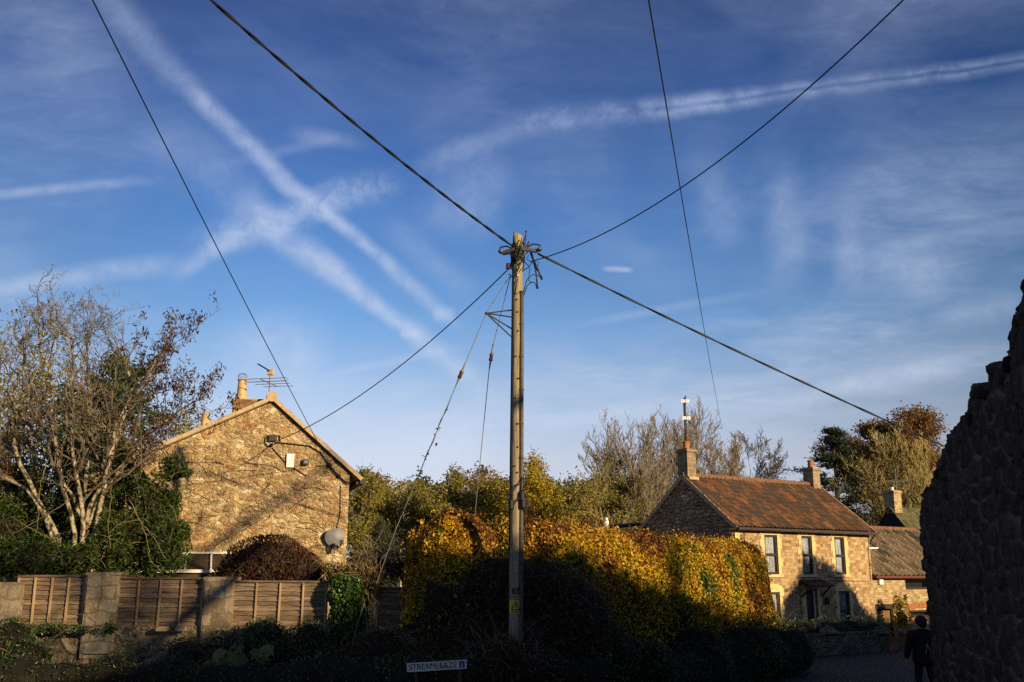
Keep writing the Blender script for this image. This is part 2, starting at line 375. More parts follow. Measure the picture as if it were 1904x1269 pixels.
def coursed(name, bw, rh, stops, mortar, axis='x', bstr=0.5, wv=1.0, lich=0.3):
    """squared stone or brick in courses on a wall whose length runs along local x"""
    m, b = new_mat(name); co0 = obj_co(b); s = b.n('ShaderNodeSeparateXYZ', {0: co0})
    u = b.math('ADD', s.outputs[0], s.outputs[1])
    wob = b.noise(co0, 1.3, 2, 0.5); wob2 = b.noise(co0, 9.0, 3, 0.6)
    uu = b.math('ADD', u, b.math('MULTIPLY', wob2, bw*0.14*wv)); zz = b.math('ADD', s.outputs[2], b.math('MULTIPLY', wob, rh*0.7*wv))
    zz = b.math('ADD', zz, b.math('MULTIPLY', wob2, rh*0.16*wv))
    vec = b.n('ShaderNodeCombineXYZ', {0: uu, 1: zz, 2: 0.0}).outputs[0]
    br = b.n('ShaderNodeTexBrick', {'Vector': vec, 'Color1': (0, 0, 0, 1), 'Color2': (1, 1, 1, 1), 'Mortar': (0.5, 0.5, 0.5, 1), 'Scale': 1.0,
             'Mortar Size': rh*0.055, 'Mortar Smooth': 0.3, 'Brick Width': bw, 'Row Height': rh}, offset=0.5, offset_frequency=2, squash=0.62, squash_frequency=3)
    fine = b.noise(co0, 28, 5, 0.65); mid = b.noise(co0, 4.5, 4, 0.6); big = b.noise(co0, 0.7, 4, 0.6)
    f = b.math('ADD', b.math('MULTIPLY', br.outputs[0], 0.6), b.math('MULTIPLY', b.mr(mid, 0.25, 0.75), 0.4))
    col = b.mix(1.0, b.ramp(f, stops), b.ramp(fine, [(0.3, 0.7), (0.7, 1.2)]), 'MULTIPLY')
    col = b.mix(br.outputs['Fac'], col, mortar)
    col = b.mix(b.math('MULTIPLY', b.mr(big, 0.42, 0.72), 0.45), col, b.mix(1.0, col, (0.55, 0.48, 0.42), 'MULTIPLY'))
    col = b.mix(b.mr(b.noise(co0, 11, 5, 0.7), 0.58, 0.68, 0, lich), col, (0.46, 0.40, 0.27))
    h = b.math('ADD', b.math('SUBTRACT', 1.0, br.outputs['Fac']), b.math('MULTIPLY', fine, 0.7))
    return finish(m, b, col, 0.9, 0.12, h, bstr, 0.015)
def tilemat(name, stops, moss_shade=(0.035, 0.032, 0.028), amt=0.55, rough=0.85, chan_shade_amt=0.8):
    """roof tiles: tone per tile (UV counts tiles), dark lichen in streaks down the slope"""
    m, b = new_mat(name); uv = b.n('ShaderNodeTexCoord').outputs['UV']
    s = b.n('ShaderNodeSeparateXYZ', {0: uv})
    cell = b.n('ShaderNodeCombineXYZ', {0: b.math('FLOOR', s.outputs[0]), 1: b.math('FLOOR', s.outputs[1]), 2: 0.0}).outputs[0]
    wn = b.n('ShaderNodeTexWhiteNoise', {'Vector': cell}, noise_dimensions='3D').outputs[0]
    streak = b.noise(b.vm('MULTIPLY', uv, (0.42, 0.12, 1)), 1.0, 4, 0.6); fine = b.noise(uv, 6.0, 5, 0.7)
    patch = b.noise(b.vm('MULTIPLY', uv, (0.12, 0.2, 1)), 1.0, 3, 0.6)
    col = b.mix(1.0, b.ramp(wn, stops), b.ramp(fine, [(0.3, 0.6), (0.7, 1.25)]), 'MULTIPLY')
    k = b.math('ADD', b.math('ADD', b.math('MULTIPLY', streak, 0.5), b.math('MULTIPLY', patch, 0.4)), b.math('MULTIPLY', wn, 0.30))
    col = b.mix(b.mr(k, 0.765-amt*0.35, 0.85-amt*0.35, 0.0, 0.94), col, moss_shade)
    fu = b.math('FRACT', s.outputs[0]); chan_shade = b.math('MULTIPLY', b.mr(b.math('ABSOLUTE', b.math('SUBTRACT', fu, 0.79)), 0.06, 0.24, 1.0, 0.0, True), chan_shade_amt)
    col = b.mix(b.math('MULTIPLY', chan_shade, b.mr(fine, 0.2, 0.6, 0.5, 1.0)), col, moss_shade)      # shade between the rolls, painted into the channel colour
    spots = b.mr(b.noise(uv, 2.3, 2, 0.5), 0.72, 0.76, 0, 0.8)
    col = b.mix(spots, col, (0.36, 0.30, 0.20))
    return finish(m, b, col, rough, 0.15, fine, 0.35, 0.01)

M = {}
M['gable'] = rubble('gable_rubble', 4.1, 2.1, [(0.10, (0.300, 0.150, 0.066)), (0.30, (0.528, 0.300, 0.132)), (0.46, (0.396, 0.282, 0.150)), (0.62, (0.648, 0.468, 0.234)), (0.85, (0.850, 0.696, 0.420))], (0.70, 0.50, 0.26), 0.105, 1.0, 0.06, 0.22, 0.25, fleck=(0.82, 0.72, 0.50))
M['darkgable'] = None
M['cream'] = plain('bath_stone', (0.60, 0.44, 0.20), 0.85, 0.18, 5, 0.15)
M['facade'] = coursed('coursed_stone', 0.25, 0.125, [(0.08, (0.17, 0.092, 0.046)), (0.35, (0.33, 0.20, 0.10)), (0.65, (0.44, 0.305, 0.16)), (0.92, (0.56, 0.43, 0.25))], (0.27, 0.195, 0.11))
M['annexwall'] = coursed('annex_stone', 0.30, 0.10, [(0.05, (0.20, 0.13, 0.07)), (0.4, (0.36, 0.25, 0.13)), (0.7, (0.46, 0.34, 0.19)), (0.95, (0.56, 0.45, 0.28))], (0.19, 0.14, 0.08))
M['brick'] = coursed('old_brick', 0.23, 0.078, [(0.05, (0.10, 0.05, 0.03)), (0.5, (0.22, 0.115, 0.06)), (0.95, (0.30, 0.19, 0.10))], (0.40, 0.31, 0.19))
M['chimstone'] = coursed('chimney_block', 0.42, 0.24, [(0.05, (0.17, 0.12, 0.08)), (0.5, (0.26, 0.19, 0.12)), (0.95, (0.36, 0.28, 0.18))], (0.40, 0.32, 0.22))
M['wallstone'] = rubble('garden_wall_stone', 2.6, 1.5, [(0.1, (0.09, 0.066, 0.043)), (0.4, (0.18, 0.135, 0.085)), (0.7, (0.26, 0.205, 0.135)), (0.95, (0.36, 0.30, 0.21))], (0.20, 0.16, 0.11), 0.05, 1.0, 0.05, 0.25, 0.5, (0.45, 0.42, 0.3), 0.35, (0.42, 0.38, 0.27), 0.6)
M['pierstone'] = coursed('pier_blocks', 0.47, 0.27, [(0.1, (0.12, 0.088, 0.055)), (0.5, (0.23, 0.175, 0.115)), (0.9, (0.34, 0.285, 0.20))], (0.19, 0.148, 0.098), bstr=1.0, wv=2.2, lich=0.75)
M['pantile'] = tilemat('pantiles', [(0.0, (0.10, 0.05, 0.028)), (0.35, (0.24, 0.10, 0.042)), (0.75, (0.42, 0.18, 0.068)), (1.0, (0.36, 0.22, 0.12))], amt=0.68, moss_shade=(0.055, 0.043, 0.032))
M['brown_tile'] = tilemat('brown_tiles', [(0.0, (0.11, 0.075, 0.045)), (0.5, (0.22, 0.16, 0.10)), (1.0, (0.36, 0.28, 0.18))], amt=0.34, chan_shade_amt=0.95)
M['mossy_tile'] = tilemat('mossy_tiles', [(0.0, (0.07, 0.07, 0.03)), (0.5, (0.13, 0.12, 0.05)), (1.0, (0.18, 0.15, 0.08))], amt=0.2)
M['verge'] = plain('verge_cement', (0.40, 0.29, 0.165), 0.85, 0.2, 7)
M['ridgetile'] = plain('weathered_ridge_tile', (0.17, 0.085, 0.045), 0.85, 0.5, 9)
M['darksteel'] = plain('rusty_dark_steel', (0.055, 0.042, 0.034), 0.6, 0.4, 25, 0.4, 0.2)
M['insul'] = plain('weathered_insulator', (0.13, 0.085, 0.05), 0.35, 0.4, 30, 0.5)
M['terracotta'] = plain('terracotta', (0.36, 0.13, 0.05), 0.75, 0.25, 12)
M['buffpot'] = plain('buff_pot', (0.48, 0.33, 0.14), 0.7, 0.2, 9)
M['white'] = plain('white_plastic', (0.78, 0.77, 0.74), 0.45, 0.06, 6)
M['whitewood'] = plain('white_painted_wood', (0.72, 0.70, 0.64), 0.55, 0.1, 9)
M['black'] = plain('black_plastic', (0.018, 0.017, 0.016), 0.5, 0.25, 14)
M['cable'] = plain('black_cable', (0.010, 0.010, 0.011), 0.55, 0.25, 30)
M['steel'] = plain('galvanised_steel', (0.20, 0.19, 0.17), 0.55, 0.3, 20, 0.4, 0.3)
M['rustbrown'] = plain('brown_porcelain', (0.09, 0.028, 0.015), 0.25, 0.25, 20, 0.5)
M['darkwood'] = plain('dark_stained_wood', (0.028, 0.020, 0.016), 0.5, 0.3, 10)
M['conduit'] = plain('conduit_plastic', (0.075, 0.06, 0.05), 0.6, 0.3, 10)
M['gutter'] = plain('gutter_plastic', (0.06, 0.045, 0.038), 0.45, 0.2, 10)
M['rednote'] = plain('maroon_gutter', (0.14, 0.045, 0.03), 0.45, 0.2, 10)
M['yellow'] = plain('yellow_plate', (0.55, 0.40, 0.03), 0.5, 0.15, 14)
M['signwhite'] = plain('sign_enamel', (0.52, 0.48, 0.40), 0.5, 0.08, 6)
M['blue'] = plain('sign_blue', (0.02, 0.045, 0.24), 0.5, 0.1, 6)
M['red'] = plain('sign_red', (0.45, 0.03, 0.03), 0.5, 0.1, 6)
M['dish'] = plain('dish_grey', (0.16, 0.16, 0.165), 0.5, 0.2, 6)
M['asphalt'] = plain('road_asphalt', (0.036, 0.031, 0.027), 0.9, 0.35, 40, 0.2, 0, 0.4)
M['soil'] = plain('earth', (0.045, 0.036, 0.024), 0.95, 0.5, 3, 0.1, 0, 0.5)
M['fieldgrass'] = plain('hill_grass', (0.06, 0.065, 0.02), 0.95, 0.4, 0.4, 0.1, 0, 0.4)
M['charcoal'] = plain('black_slate_hanging', (0.016, 0.016, 0.018), 0.7, 0.3, 6)
M['barnstone'] = rubble('barn_stone', 3.2, 1.4, [(0.05, (0.14, 0.10, 0.07)), (0.5, (0.24, 0.18, 0.12)), (0.95, (0.34, 0.27, 0.19))], (0.28, 0.22, 0.16))
M['skin'] = plain('skin', (0.42, 0.24, 0.16), 0.5, 0.1, 20)
M['hair'] = plain('dark_hair', (0.012, 0.009, 0.007), 0.6, 0.3, 40)
M['coat'] = plain('dark_coat', (0.006, 0.006, 0.006), 0.85, 0.3, 12)
M['trousers'] = plain('dark_trousers', (0.016, 0.016, 0.02), 0.85, 0.3, 12)
M['cord'] = plain('pale_cord', (0.22, 0.22, 0.24), 0.6, 0.1, 12)
M['bluestrap'] = plain('blue_strap', (0.10, 0.20, 0.48), 0.35, 0.1, 12)
# weathered pole: grey-brown grain, green algae on one side near the top
m, b = new_mat('weathered_pole'); co = obj_co(b); g = b.noise(b.vm('MULTIPLY', co, (14, 14, 0.7)), 3.0, 6, 0.7); k = b.noise(co, 1.6, 4, 0.6)
sz = b.n('ShaderNodeSeparateXYZ', {0: co})
c = b.ramp(g, [(0.28, (0.075, 0.055, 0.032)), (0.5, (0.26, 0.205, 0.13)), (0.72, (0.44, 0.36, 0.24))])
alg = b.math('MULTIPLY', b.mr(sz.outputs[2], 5.5, 7.8), b.mr(b.math('ADD', k, b.math('MULTIPLY', sz.outputs[0], 2.0)), 0.42, 0.62))
c = b.mix(b.math('MULTIPLY', alg, 0.40), c, (0.25, 0.22, 0.07))
c = b.mix(b.mr(b.noise(b.vm('MULTIPLY', co, (9, 9, 2.2)), 2.0, 3, 0.6), 0.66, 0.75, 0, 0.75), c, (0.035, 0.025, 0.016))
M['pole'] = finish(m, b, c, 0.85, 0.15, g, 0.6, 0.012)
# weathered larch-lap fence boards
m, b = new_mat('fence_boards'); co = obj_co(b); g = b.noise(b.vm('MULTIPLY', co, (1.2, 4, 22)), 2.2, 6, 0.7, 0.6); k = b.noise(co, 2.2, 3, 0.6)
c = b.ramp(g, [(0.3, (0.035, 0.023, 0.016)), (0.5, (0.145, 0.098, 0.064)), (0.75, (0.31, 0.225, 0.155))])
c = b.mix(1.0, c, b.ramp(b.n('ShaderNodeNewGeometry').outputs['Random Per Island'], [(0.0, 0.55), (1.0, 1.45)]), 'MULTIPLY')
c = b.mix(b.mr(k, 0.50, 0.72, 0, 0.75), c, (0.075, 0.062, 0.036))
M['fence'] = finish(m, b, c, 0.85, 0.12, g, 0.6, 0.015)
M['fencebatten'] = bark('fence_batten_wood', (0.22, 0.14, 0.075), (0.42, 0.29, 0.16), 9, 0.1)
# glass and net curtain
m, b = new_mat('window_glass'); fr = b.n('ShaderNodeFresnel', {'IOR': 1.5}).outputs[0]
x = b.n('ShaderNodeMixShader', {0: b.math('ADD', b.math('MULTIPLY', fr, 0.9), 0.03), 1: b.n('ShaderNodeBsdfTransparent', {'Color': (0.93, 0.95, 0.95, 1)}).outputs[0], 2: b.n('ShaderNodeBsdfGlossy', {'Roughness': 0.03}).outputs[0]})
m.node_tree.links.new(x.outputs[0], b.n('ShaderNodeOutputMaterial').inputs[0]); M['glass'] = m
m, b = new_mat('net_curtain'); co = obj_co(b)
wv = b.n('ShaderNodeTexWave', {'Vector': b.vm('MULTIPLY', co, (1, 1, 0.12)), 'Scale': 5.0, 'Distortion': 6.0, 'Detail': 3, 'Detail Scale': 2.0}).outputs[1]
lace = b.noise(co, 22, 3, 0.7)
M['net'] = finish(m, b, b.mix(b.math('MULTIPLY', wv, b.mr(lace, 0.35, 0.6)), (0.16, 0.17, 0.18), (0.66, 0.68, 0.70)), 0.9, 0.1, wv, 0.3, 0.02)
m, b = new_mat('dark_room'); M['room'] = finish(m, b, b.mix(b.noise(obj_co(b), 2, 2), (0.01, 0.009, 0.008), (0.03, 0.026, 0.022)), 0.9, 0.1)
# ruin: colour per stone comes with the mesh
m, b = new_mat('ruin_stone'); co = obj_co(b); at = b.n('ShaderNodeAttribute', attribute_name='stone').outputs[0]; fn = b.noise(co, 22, 5, 0.7)
M['ruin'] = finish(m, b, b.mix(1.0, at, b.ramp(fn, [(0.3, 0.55), (0.7, 1.35)]), 'MULTIPLY'), 0.92, 0.1, fn, 0.8, 0.02)
# foliage
Y0 = (0.045, 0.075, 0.012)
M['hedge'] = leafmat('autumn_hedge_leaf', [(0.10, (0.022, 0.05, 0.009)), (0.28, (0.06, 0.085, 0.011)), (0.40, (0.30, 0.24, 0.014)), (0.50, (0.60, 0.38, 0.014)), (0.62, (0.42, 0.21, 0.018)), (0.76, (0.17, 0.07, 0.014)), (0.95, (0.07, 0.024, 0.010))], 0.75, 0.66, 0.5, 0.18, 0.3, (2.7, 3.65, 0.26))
M['hedgecore'] = plain('hedge_twigs', (0.014, 0.010, 0.006), 0.95, 0.4, 4)
M['bramble'] = leafmat('bramble_leaf', [(0.1, (0.037, 0.044, 0.015)), (0.5, (0.085, 0.076, 0.024)), (0.8, (0.119, 0.068, 0.025)), (1.0, (0.170, 0.136, 0.051))], 1.4, 0.4)
M['darkgreen'] = leafmat('dark_evergreen_leaf', [(0.1, (0.021, 0.039, 0.012)), (0.6, (0.060, 0.090, 0.021)), (1.0, (0.128, 0.158, 0.030))], 1.2, 0.4, 0.35, 0.12, 0.45)
M['laurel'] = leafmat('laurel_leaf', [(0.1, (0.012, 0.024, 0.005)), (0.6, (0.034, 0.058, 0.008)), (0.9, (0.102, 0.122, 0.014)), (1.0, (0.150, 0.150, 0.020))], 1.4, 0.35, 0.45, 0.15, 0.22)
M['ivy'] = leafmat('ivy_leaf', [(0.1, (0.02, 0.045, 0.008)), (0.6, (0.05, 0.10, 0.014)), (1.0, (0.11, 0.17, 0.022))], 1.8, 0.35, 0.35, 0.15, 0.45)
M['bronze'] = leafmat('bronze_leaf', [(0.05, (0.105, 0.093, 0.009)), (0.2, (0.062, 0.031, 0.009)), (0.5, (0.053, 0.019, 0.010)), (0.8, (0.081, 0.031, 0.012)), (1.0, (0.124, 0.062, 0.019))], 2.0, 0.4, 0.5, 0.2, 0.3, (2.3, 2.8, 0.15))
M['maroon'] = leafmat('maroon_leaf', [(0.1, (0.030, 0.008, 0.006)), (0.6, (0.060, 0.017, 0.010)), (1.0, (0.090, 0.036, 0.015))], 2.0, 0.3)
M['olive'] = leafmat('olive_leaf', [(0.1, (0.070, 0.074, 0.018)), (0.5, (0.177, 0.159, 0.033)), (0.8, (0.300, 0.230, 0.039)), (1.0, (0.424, 0.300, 0.053))], 0.35, 0.45)
M['yellowleaf'] = leafmat('yellow_leaf', [(0.1, (0.155, 0.133, 0.016)), (0.5, (0.376, 0.276, 0.020)), (1.0, (0.552, 0.365, 0.022))], 0.5, 0.4)
M['beech'] = leafmat('copper_beech_leaf', [(0.1, (0.068, 0.036, 0.015)), (0.5, (0.176, 0.090, 0.024)), (0.8, (0.270, 0.150, 0.033)), (1.0, (0.351, 0.255, 0.045))], 0.3, 0.45)
M['pine'] = leafmat('pine_needles', [(0.1, (0.008, 0.014, 0.008)), (0.6, (0.02, 0.032, 0.012)), (1.0, (0.05, 0.06, 0.018))], 0.5, 0.4, 0.6, 0.05)
M['conifer'] = leafmat('conifer_spray', [(0.1, (0.018, 0.031, 0.013)), (0.6, (0.046, 0.065, 0.023)), (1.0, (0.091, 0.111, 0.039))], 0.8, 0.4, 0.6, 0.08)
M['dryleaf'] = leafmat('dry_leaf', [(0.1, (0.062, 0.037, 0.015)), (0.5, (0.188, 0.112, 0.037)), (0.8, (0.325, 0.213, 0.062)), (1.0, (0.450, 0.350, 0.150))], 1.5, 0.35)
M['bigleaf'] = leafmat('pale_big_leaf', [(0.1, (0.060, 0.078, 0.018)), (1.0, (0.156, 0.168, 0.042))], 1.5, 0.3, 0.5, 0.2)
M['barkpale'] = bark('pale_bark', (0.030, 0.023, 0.014), (0.38, 0.31, 0.20), 10, 0.8, 0.43, 0.58)
M['barkgrey'] = bark('grey_twig_bark', (0.075, 0.058, 0.037), (0.22, 0.175, 0.115), 5)
M['twigdark'] = bark('dark_knobbly_twig', (0.035, 0.027, 0.018), (0.22, 0.175, 0.115), 5)
M['barkolive'] = bark('olive_twig_bark', (0.16, 0.125, 0.045), (0.34, 0.27, 0.11), 3)
M['barkdark'] = bark('dark_bark', (0.03, 0.022, 0.015), (0.085, 0.062, 0.042), 5)
M['barkbirch'] = bark('birch_bark', (0.34, 0.31, 0.25), (0.66, 0.61, 0.50), 4, 1.5)
M['vine'] = bark('dry_vine', (0.10, 0.075, 0.045), (0.24, 0.185, 0.11), 14)
# ------------------------------------------------------------------ ground, road, hill
def grid_sheet(name, xs, ys, zf, mat, kind='structure'):
    X, Y = np.meshgrid(xs, ys); Z = zf(X, Y); V = np.stack([X, Y, Z], -1).reshape(-1, 3); n = len(xs)
    i = (np.arange(len(ys)-1)[:, None]*n+np.arange(n-1)[None]).ravel()
    o = mesh_np(name, V, np.stack([i, i+1, i+n+1, i+n], 1), mat, smooth=True); o['kind'] = kind; return o
def hill_z(X, Y):
    t = np.clip((Y-58)/90.0, 0, 1); return 5.5*t*t*(3-2*t)+0.6*np.sin(X*0.05)*t
grid_sheet('ground', np.concatenate([[-3000, -800], np.linspace(-150, 150, 61), [800, 3000]]), np.concatenate([[-600, -100], np.linspace(-40, 200, 61), [800, 3000]]), lambda X, Y: hill_z(X, Y)-0.02, M['soil'])
ROADL = [(-16, 12.0), (-9, 14.5), (-2.0, 16.0), (2.6, 19.0), (6.6, 26), (9.2, 33.0), (14.5, 37.0), (24, 43), (40, 52)]
ROADR = [(-16, 4.0), (-9, 5.0), (-2, 6.5), (3.2, 10.0), (6.2, 16), (9.9, 25.5), (17.5, 33.0), (26, 38), (43, 47)]
mb = MB()
for i in range(len(ROADL)-1):
    a, b2, c2, d2 = ROADL[i], ROADL[i+1], ROADR[i+1], ROADR[i]
    mb.add([(d2[0], d2[1], 0.004), (c2[0], c2[1], 0.004), (b2[0], b2[1], 0.004), (a[0], a[1], 0.004)], [(0, 1, 2, 3)])
tag(mb.build('road', M['asphalt']), kind='structure')

# ------------------------------------------------------------------ houses: walls with real openings
def plane_hit(O, ang, px, py):
    """where the sight line of pixel (px,py) meets the upright plane through O along ang: (u along, z)"""
    o = Vector((0, 0, CAMH)); d = dirn(px, py); n = Vector((math.sin(ang), -math.cos(ang), 0))
    t = (Vector((O[0], O[1], 0))-o).dot(n)/d.dot(n); P = o+d*t
    return (P.x-O[0])*math.cos(ang)+(P.y-O[1])*math.sin(ang), P.z
def open_wall(mb, u0, u1, z0, z1, opens, thick, y=0.0, mi=0):
    """front face at y with rectangular holes and their reveals"""
    us = sorted({u0, u1, *[o[0] for o in opens], *[o[1] for o in opens]}); zs = sorted({z0, z1, *[o[2] for o in opens], *[o[3] for o in opens]})
    for i in range(len(us)-1):
        for j in range(len(zs)-1):
            cu, cz = (us[i]+us[i+1])/2, (zs[j]+zs[j+1])/2
            if any(o[0] < cu < o[1] and o[2] < cz < o[3] for o in opens): continue
            mb.add([(us[i], y, zs[j]), (us[i+1], y, zs[j]), (us[i+1], y, zs[j+1]), (us[i], y, zs[j+1])], [(0, 1, 2, 3)], mi)
    for a, b2, c2, d2 in opens:
        t = y+thick
        mb.add([(a, y, c2), (a, t, c2), (a, t, d2), (a, y, d2)], [(0, 1, 2, 3)], mi)
        mb.add([(b2, y, c2), (b2, y, d2), (b2, t, d2), (b2, t, c2)], [(0, 1, 2, 3)], mi)
        mb.add([(a, y, d2), (a, t, d2), (b2, t, d2), (b2, y, d2)], [(0, 1, 2, 3)], mi)
        mb.add([(a, y, c2), (b2, y, c2), (b2, t, c2), (a, t, c2)], [(0, 1, 2, 3)], mi)
def tile_roof(name, u0, u1, y_e, z_e, y_r, z_r, mat, parent, tw=0.24, course=0.30, amp=0.03, lift=0.02, sag=0.0, swap=False):
    """one slope of real rolls and stepped courses, from eave (y_e,z_e) to ridge (y_r,z_r)"""
    L = math.hypot(y_r-y_e, z_r-z_e); nc = max(2, int(round(L/course))); nt_ = max(2, int(round((u1-u0)/tw))); per = 6
    ux = np.linspace(0, nt_, nt_*per+1); rows = []
    for c in range(nc):
        rows += [(c, 0.0, lift), (c, 0.98, 0.0)]
    rows = [(c+f, h) for c, f, h in rows]
    prof = np.where(np.mod(ux, 1) < 0.55, np.sin(np.mod(ux, 1)/0.55*math.pi), -0.35*np.sin((np.mod(ux, 1)-0.55)/0.45*math.pi))*amp
    ny, nz = -(z_r-z_e)/L, (y_r-y_e)/L
    if y_r < y_e: ny, nz = (z_r-z_e)/L, -(y_r-y_e)/L
    V, UV = [], []; rng = np.random.default_rng(3)
    jit = rng.normal(size=(nc+1, nt_+1))*0.006
    for t, h in rows:
        s = t/nc; c = min(int(t+1e-6), nc-1)
        x = u0+(u1-u0)*ux/nt_; j = jit[c, np.minimum(ux.astype(int), nt_)]
        off = prof+h+j-sag*math.sin(math.pi*s)*np.sin(np.pi*ux/nt_)
        V.append(np.stack([x, y_e+(y_r-y_e)*s+ny*off, z_e+(z_r-z_e)*s+nz*off], 1))
        UV.append(np.stack([ux+0.02, np.full_like(ux, c+0.05+0.9*(t-c))], 1))
    nu = len(ux); V = np.concatenate(V); UV = np.concatenate(UV); nr = len(rows)
    i = (np.arange(nr-1)[:, None]*nu+np.arange(nu-1)[None]).ravel(); F = np.stack([i, i+1, i+nu+1, i+nu], 1)
    if (y_r < y_e) != swap: F = F[:, ::-1]
    if swap: V = V[:, [1, 0, 2]]
    o = mesh_np(name, V, F, mat, parent)
    l = o.data.uv_layers.new(name='UVMap'); l.data.foreach_set('uv', UV[F.ravel()].astype(np.float32).ravel())
    return o
def sash(parent, u0, u1, z0, z1, y, net=True, kind='sash'):
    """window: dark frame with meeting rail; its panes and net curtain are pieces of it"""
    w = MB(); f = 0.075
    w.box(u0, u0+f, y, y+0.09, z0, z1); w.box(u1-f, u1, y, y+0.09, z0, z1)
    w.box(u0+f, u1-f, y, y+0.09, z1-f, z1); w.box(u0+f, u1-f, y, y+0.09, z0, z0+f*1.2)
    zm = (z0+z1)/2
    if kind == 'sash':
        w.box(u0+f, u1-f, y+0.004, y+0.08, zm-0.05, zm+0.05)
        for (a, b2, yy) in ((zm+0.035, z1-f, 0.02), (z0+f*1.2, zm-0.035, 0.045)):
            w.box(u0+f, u0+f+0.03, y+yy, y+yy+0.03, a, b2); w.box(u1-f-0.03, u1-f, y+yy, y+yy+0.03, a, b2)
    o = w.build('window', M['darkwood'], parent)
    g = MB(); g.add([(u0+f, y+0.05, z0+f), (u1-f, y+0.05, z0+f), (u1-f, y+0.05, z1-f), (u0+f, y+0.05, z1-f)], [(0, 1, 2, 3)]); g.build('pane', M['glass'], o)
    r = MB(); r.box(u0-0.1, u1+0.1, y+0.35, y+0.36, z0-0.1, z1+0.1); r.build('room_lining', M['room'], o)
    if net:
        n = 40; xs = np.linspace(u0+0.01, u1-0.01, n); V = []
        for z in (z0+0.02, (z0+z1)/2, z1-0.02): V.append(np.stack([xs, y+0.075+0.010*np.sin(xs*60+np.sin(xs*23)*2), np.full(n, z)], 1))
        i = np.concatenate([np.arange(n-1), n+np.arange(n-1)]); mesh_np('net_curtain', np.concatenate(V), np.stack([i, i+1, i+n+1, i+n], 1), M['net'], o, smooth=True)
    return o
def surround(mb, u0, u1, z0, z1, jw=0.17, arch=0.12, sill=True, seed=0):
    """dressed stone round an opening: long and short jamb blocks, cambered lintel, sill"""
    rg = random.Random(seed); y0, y1 = -0.018, 0.10
    for side in (-1, 1):
        z = z0; k = rg.random() < 0.5
        while z < z1-0.02:
            h = min(rg.uniform(0.26, 0.42), z1-z); w = jw+(0.075 if k else -0.01); k = not k
            if side < 0: mb.box(u0-w, u0, y0, y1, z+0.004, z+h-0.004)
            else: mb.box(u1, u1+w, y0, y1, z+0.004, z+h-0.004)
            z += h
    n = 8; top = [(u0-jw-0.06, z1+0.10)]+[(u0-jw+(u1-u0+2*jw)*i/n, z1+0.20+arch*math.sin(math.pi*i/n)) for i in range(n+1)]+[(u1+jw+0.06, z1+0.10)]
    poly = [(u0-jw-0.06, z1+0.003), (u1+jw+0.06, z1+0.003)]+top[::-1]
    mb.prism(poly, y0-0.004, y1)
    if sill: mb.box(u0-jw-0.03, u1+jw+0.03, -0.08, 0.12, z0-0.10, z0)

# ------------------------------------------------------------------ right house: two storeys, red pantiled roof, gable end to us
O2 = (8.57, 39.0); A2 = math.atan2(4.7, 6.82); LEN2 = math.hypot(6.82, 4.7); DEP2 = 5.2; EZ2 = 4.49; RZ2 = 6.50
h2 = empty('stone_cottage', (O2[0], O2[1], 0), A2, 'two storey stone cottage with red pantiled roof and tall sash windows', 'house')
def fp(px, py): return plane_hit(O2, A2, px, py)
wins = []
for (x0, y0_, x1, y1_) in ((1420, 994, 1448.5, 1070), (1489, 997, 1513, 1068), (1550, 999, 1573.5, 1067.5), (1428, 1119.5, 1455, 1198), (1560, 1116, 1585, 1187)):
    a, b2 = fp(x0, y0_), fp(x1, y1_); wins.append((a[0], b2[0], b2[1], a[1]))
da, db = fp(1499, 1117), fp(1525, 1190); door = (da[0], db[0], 0.05, da[1])
# square up the storeys
zt = sum(w[3] for w in wins[:3])/3; zb = sum(w[2] for w in wins[:3])/3
wins = [(w[0], w[1], zb, zt) for w in wins[:3]]+[(w[0], w[1], 0.35, 1.93) for w in wins[3:]]
door = (door[0], door[1], 0.08, 2.03)
mb = MB(); open_wall(mb, 0, LEN2, -0.3, EZ2-0.02, wins+[door], 0.22)
mb.build('front_wall', M['facade'], h2)
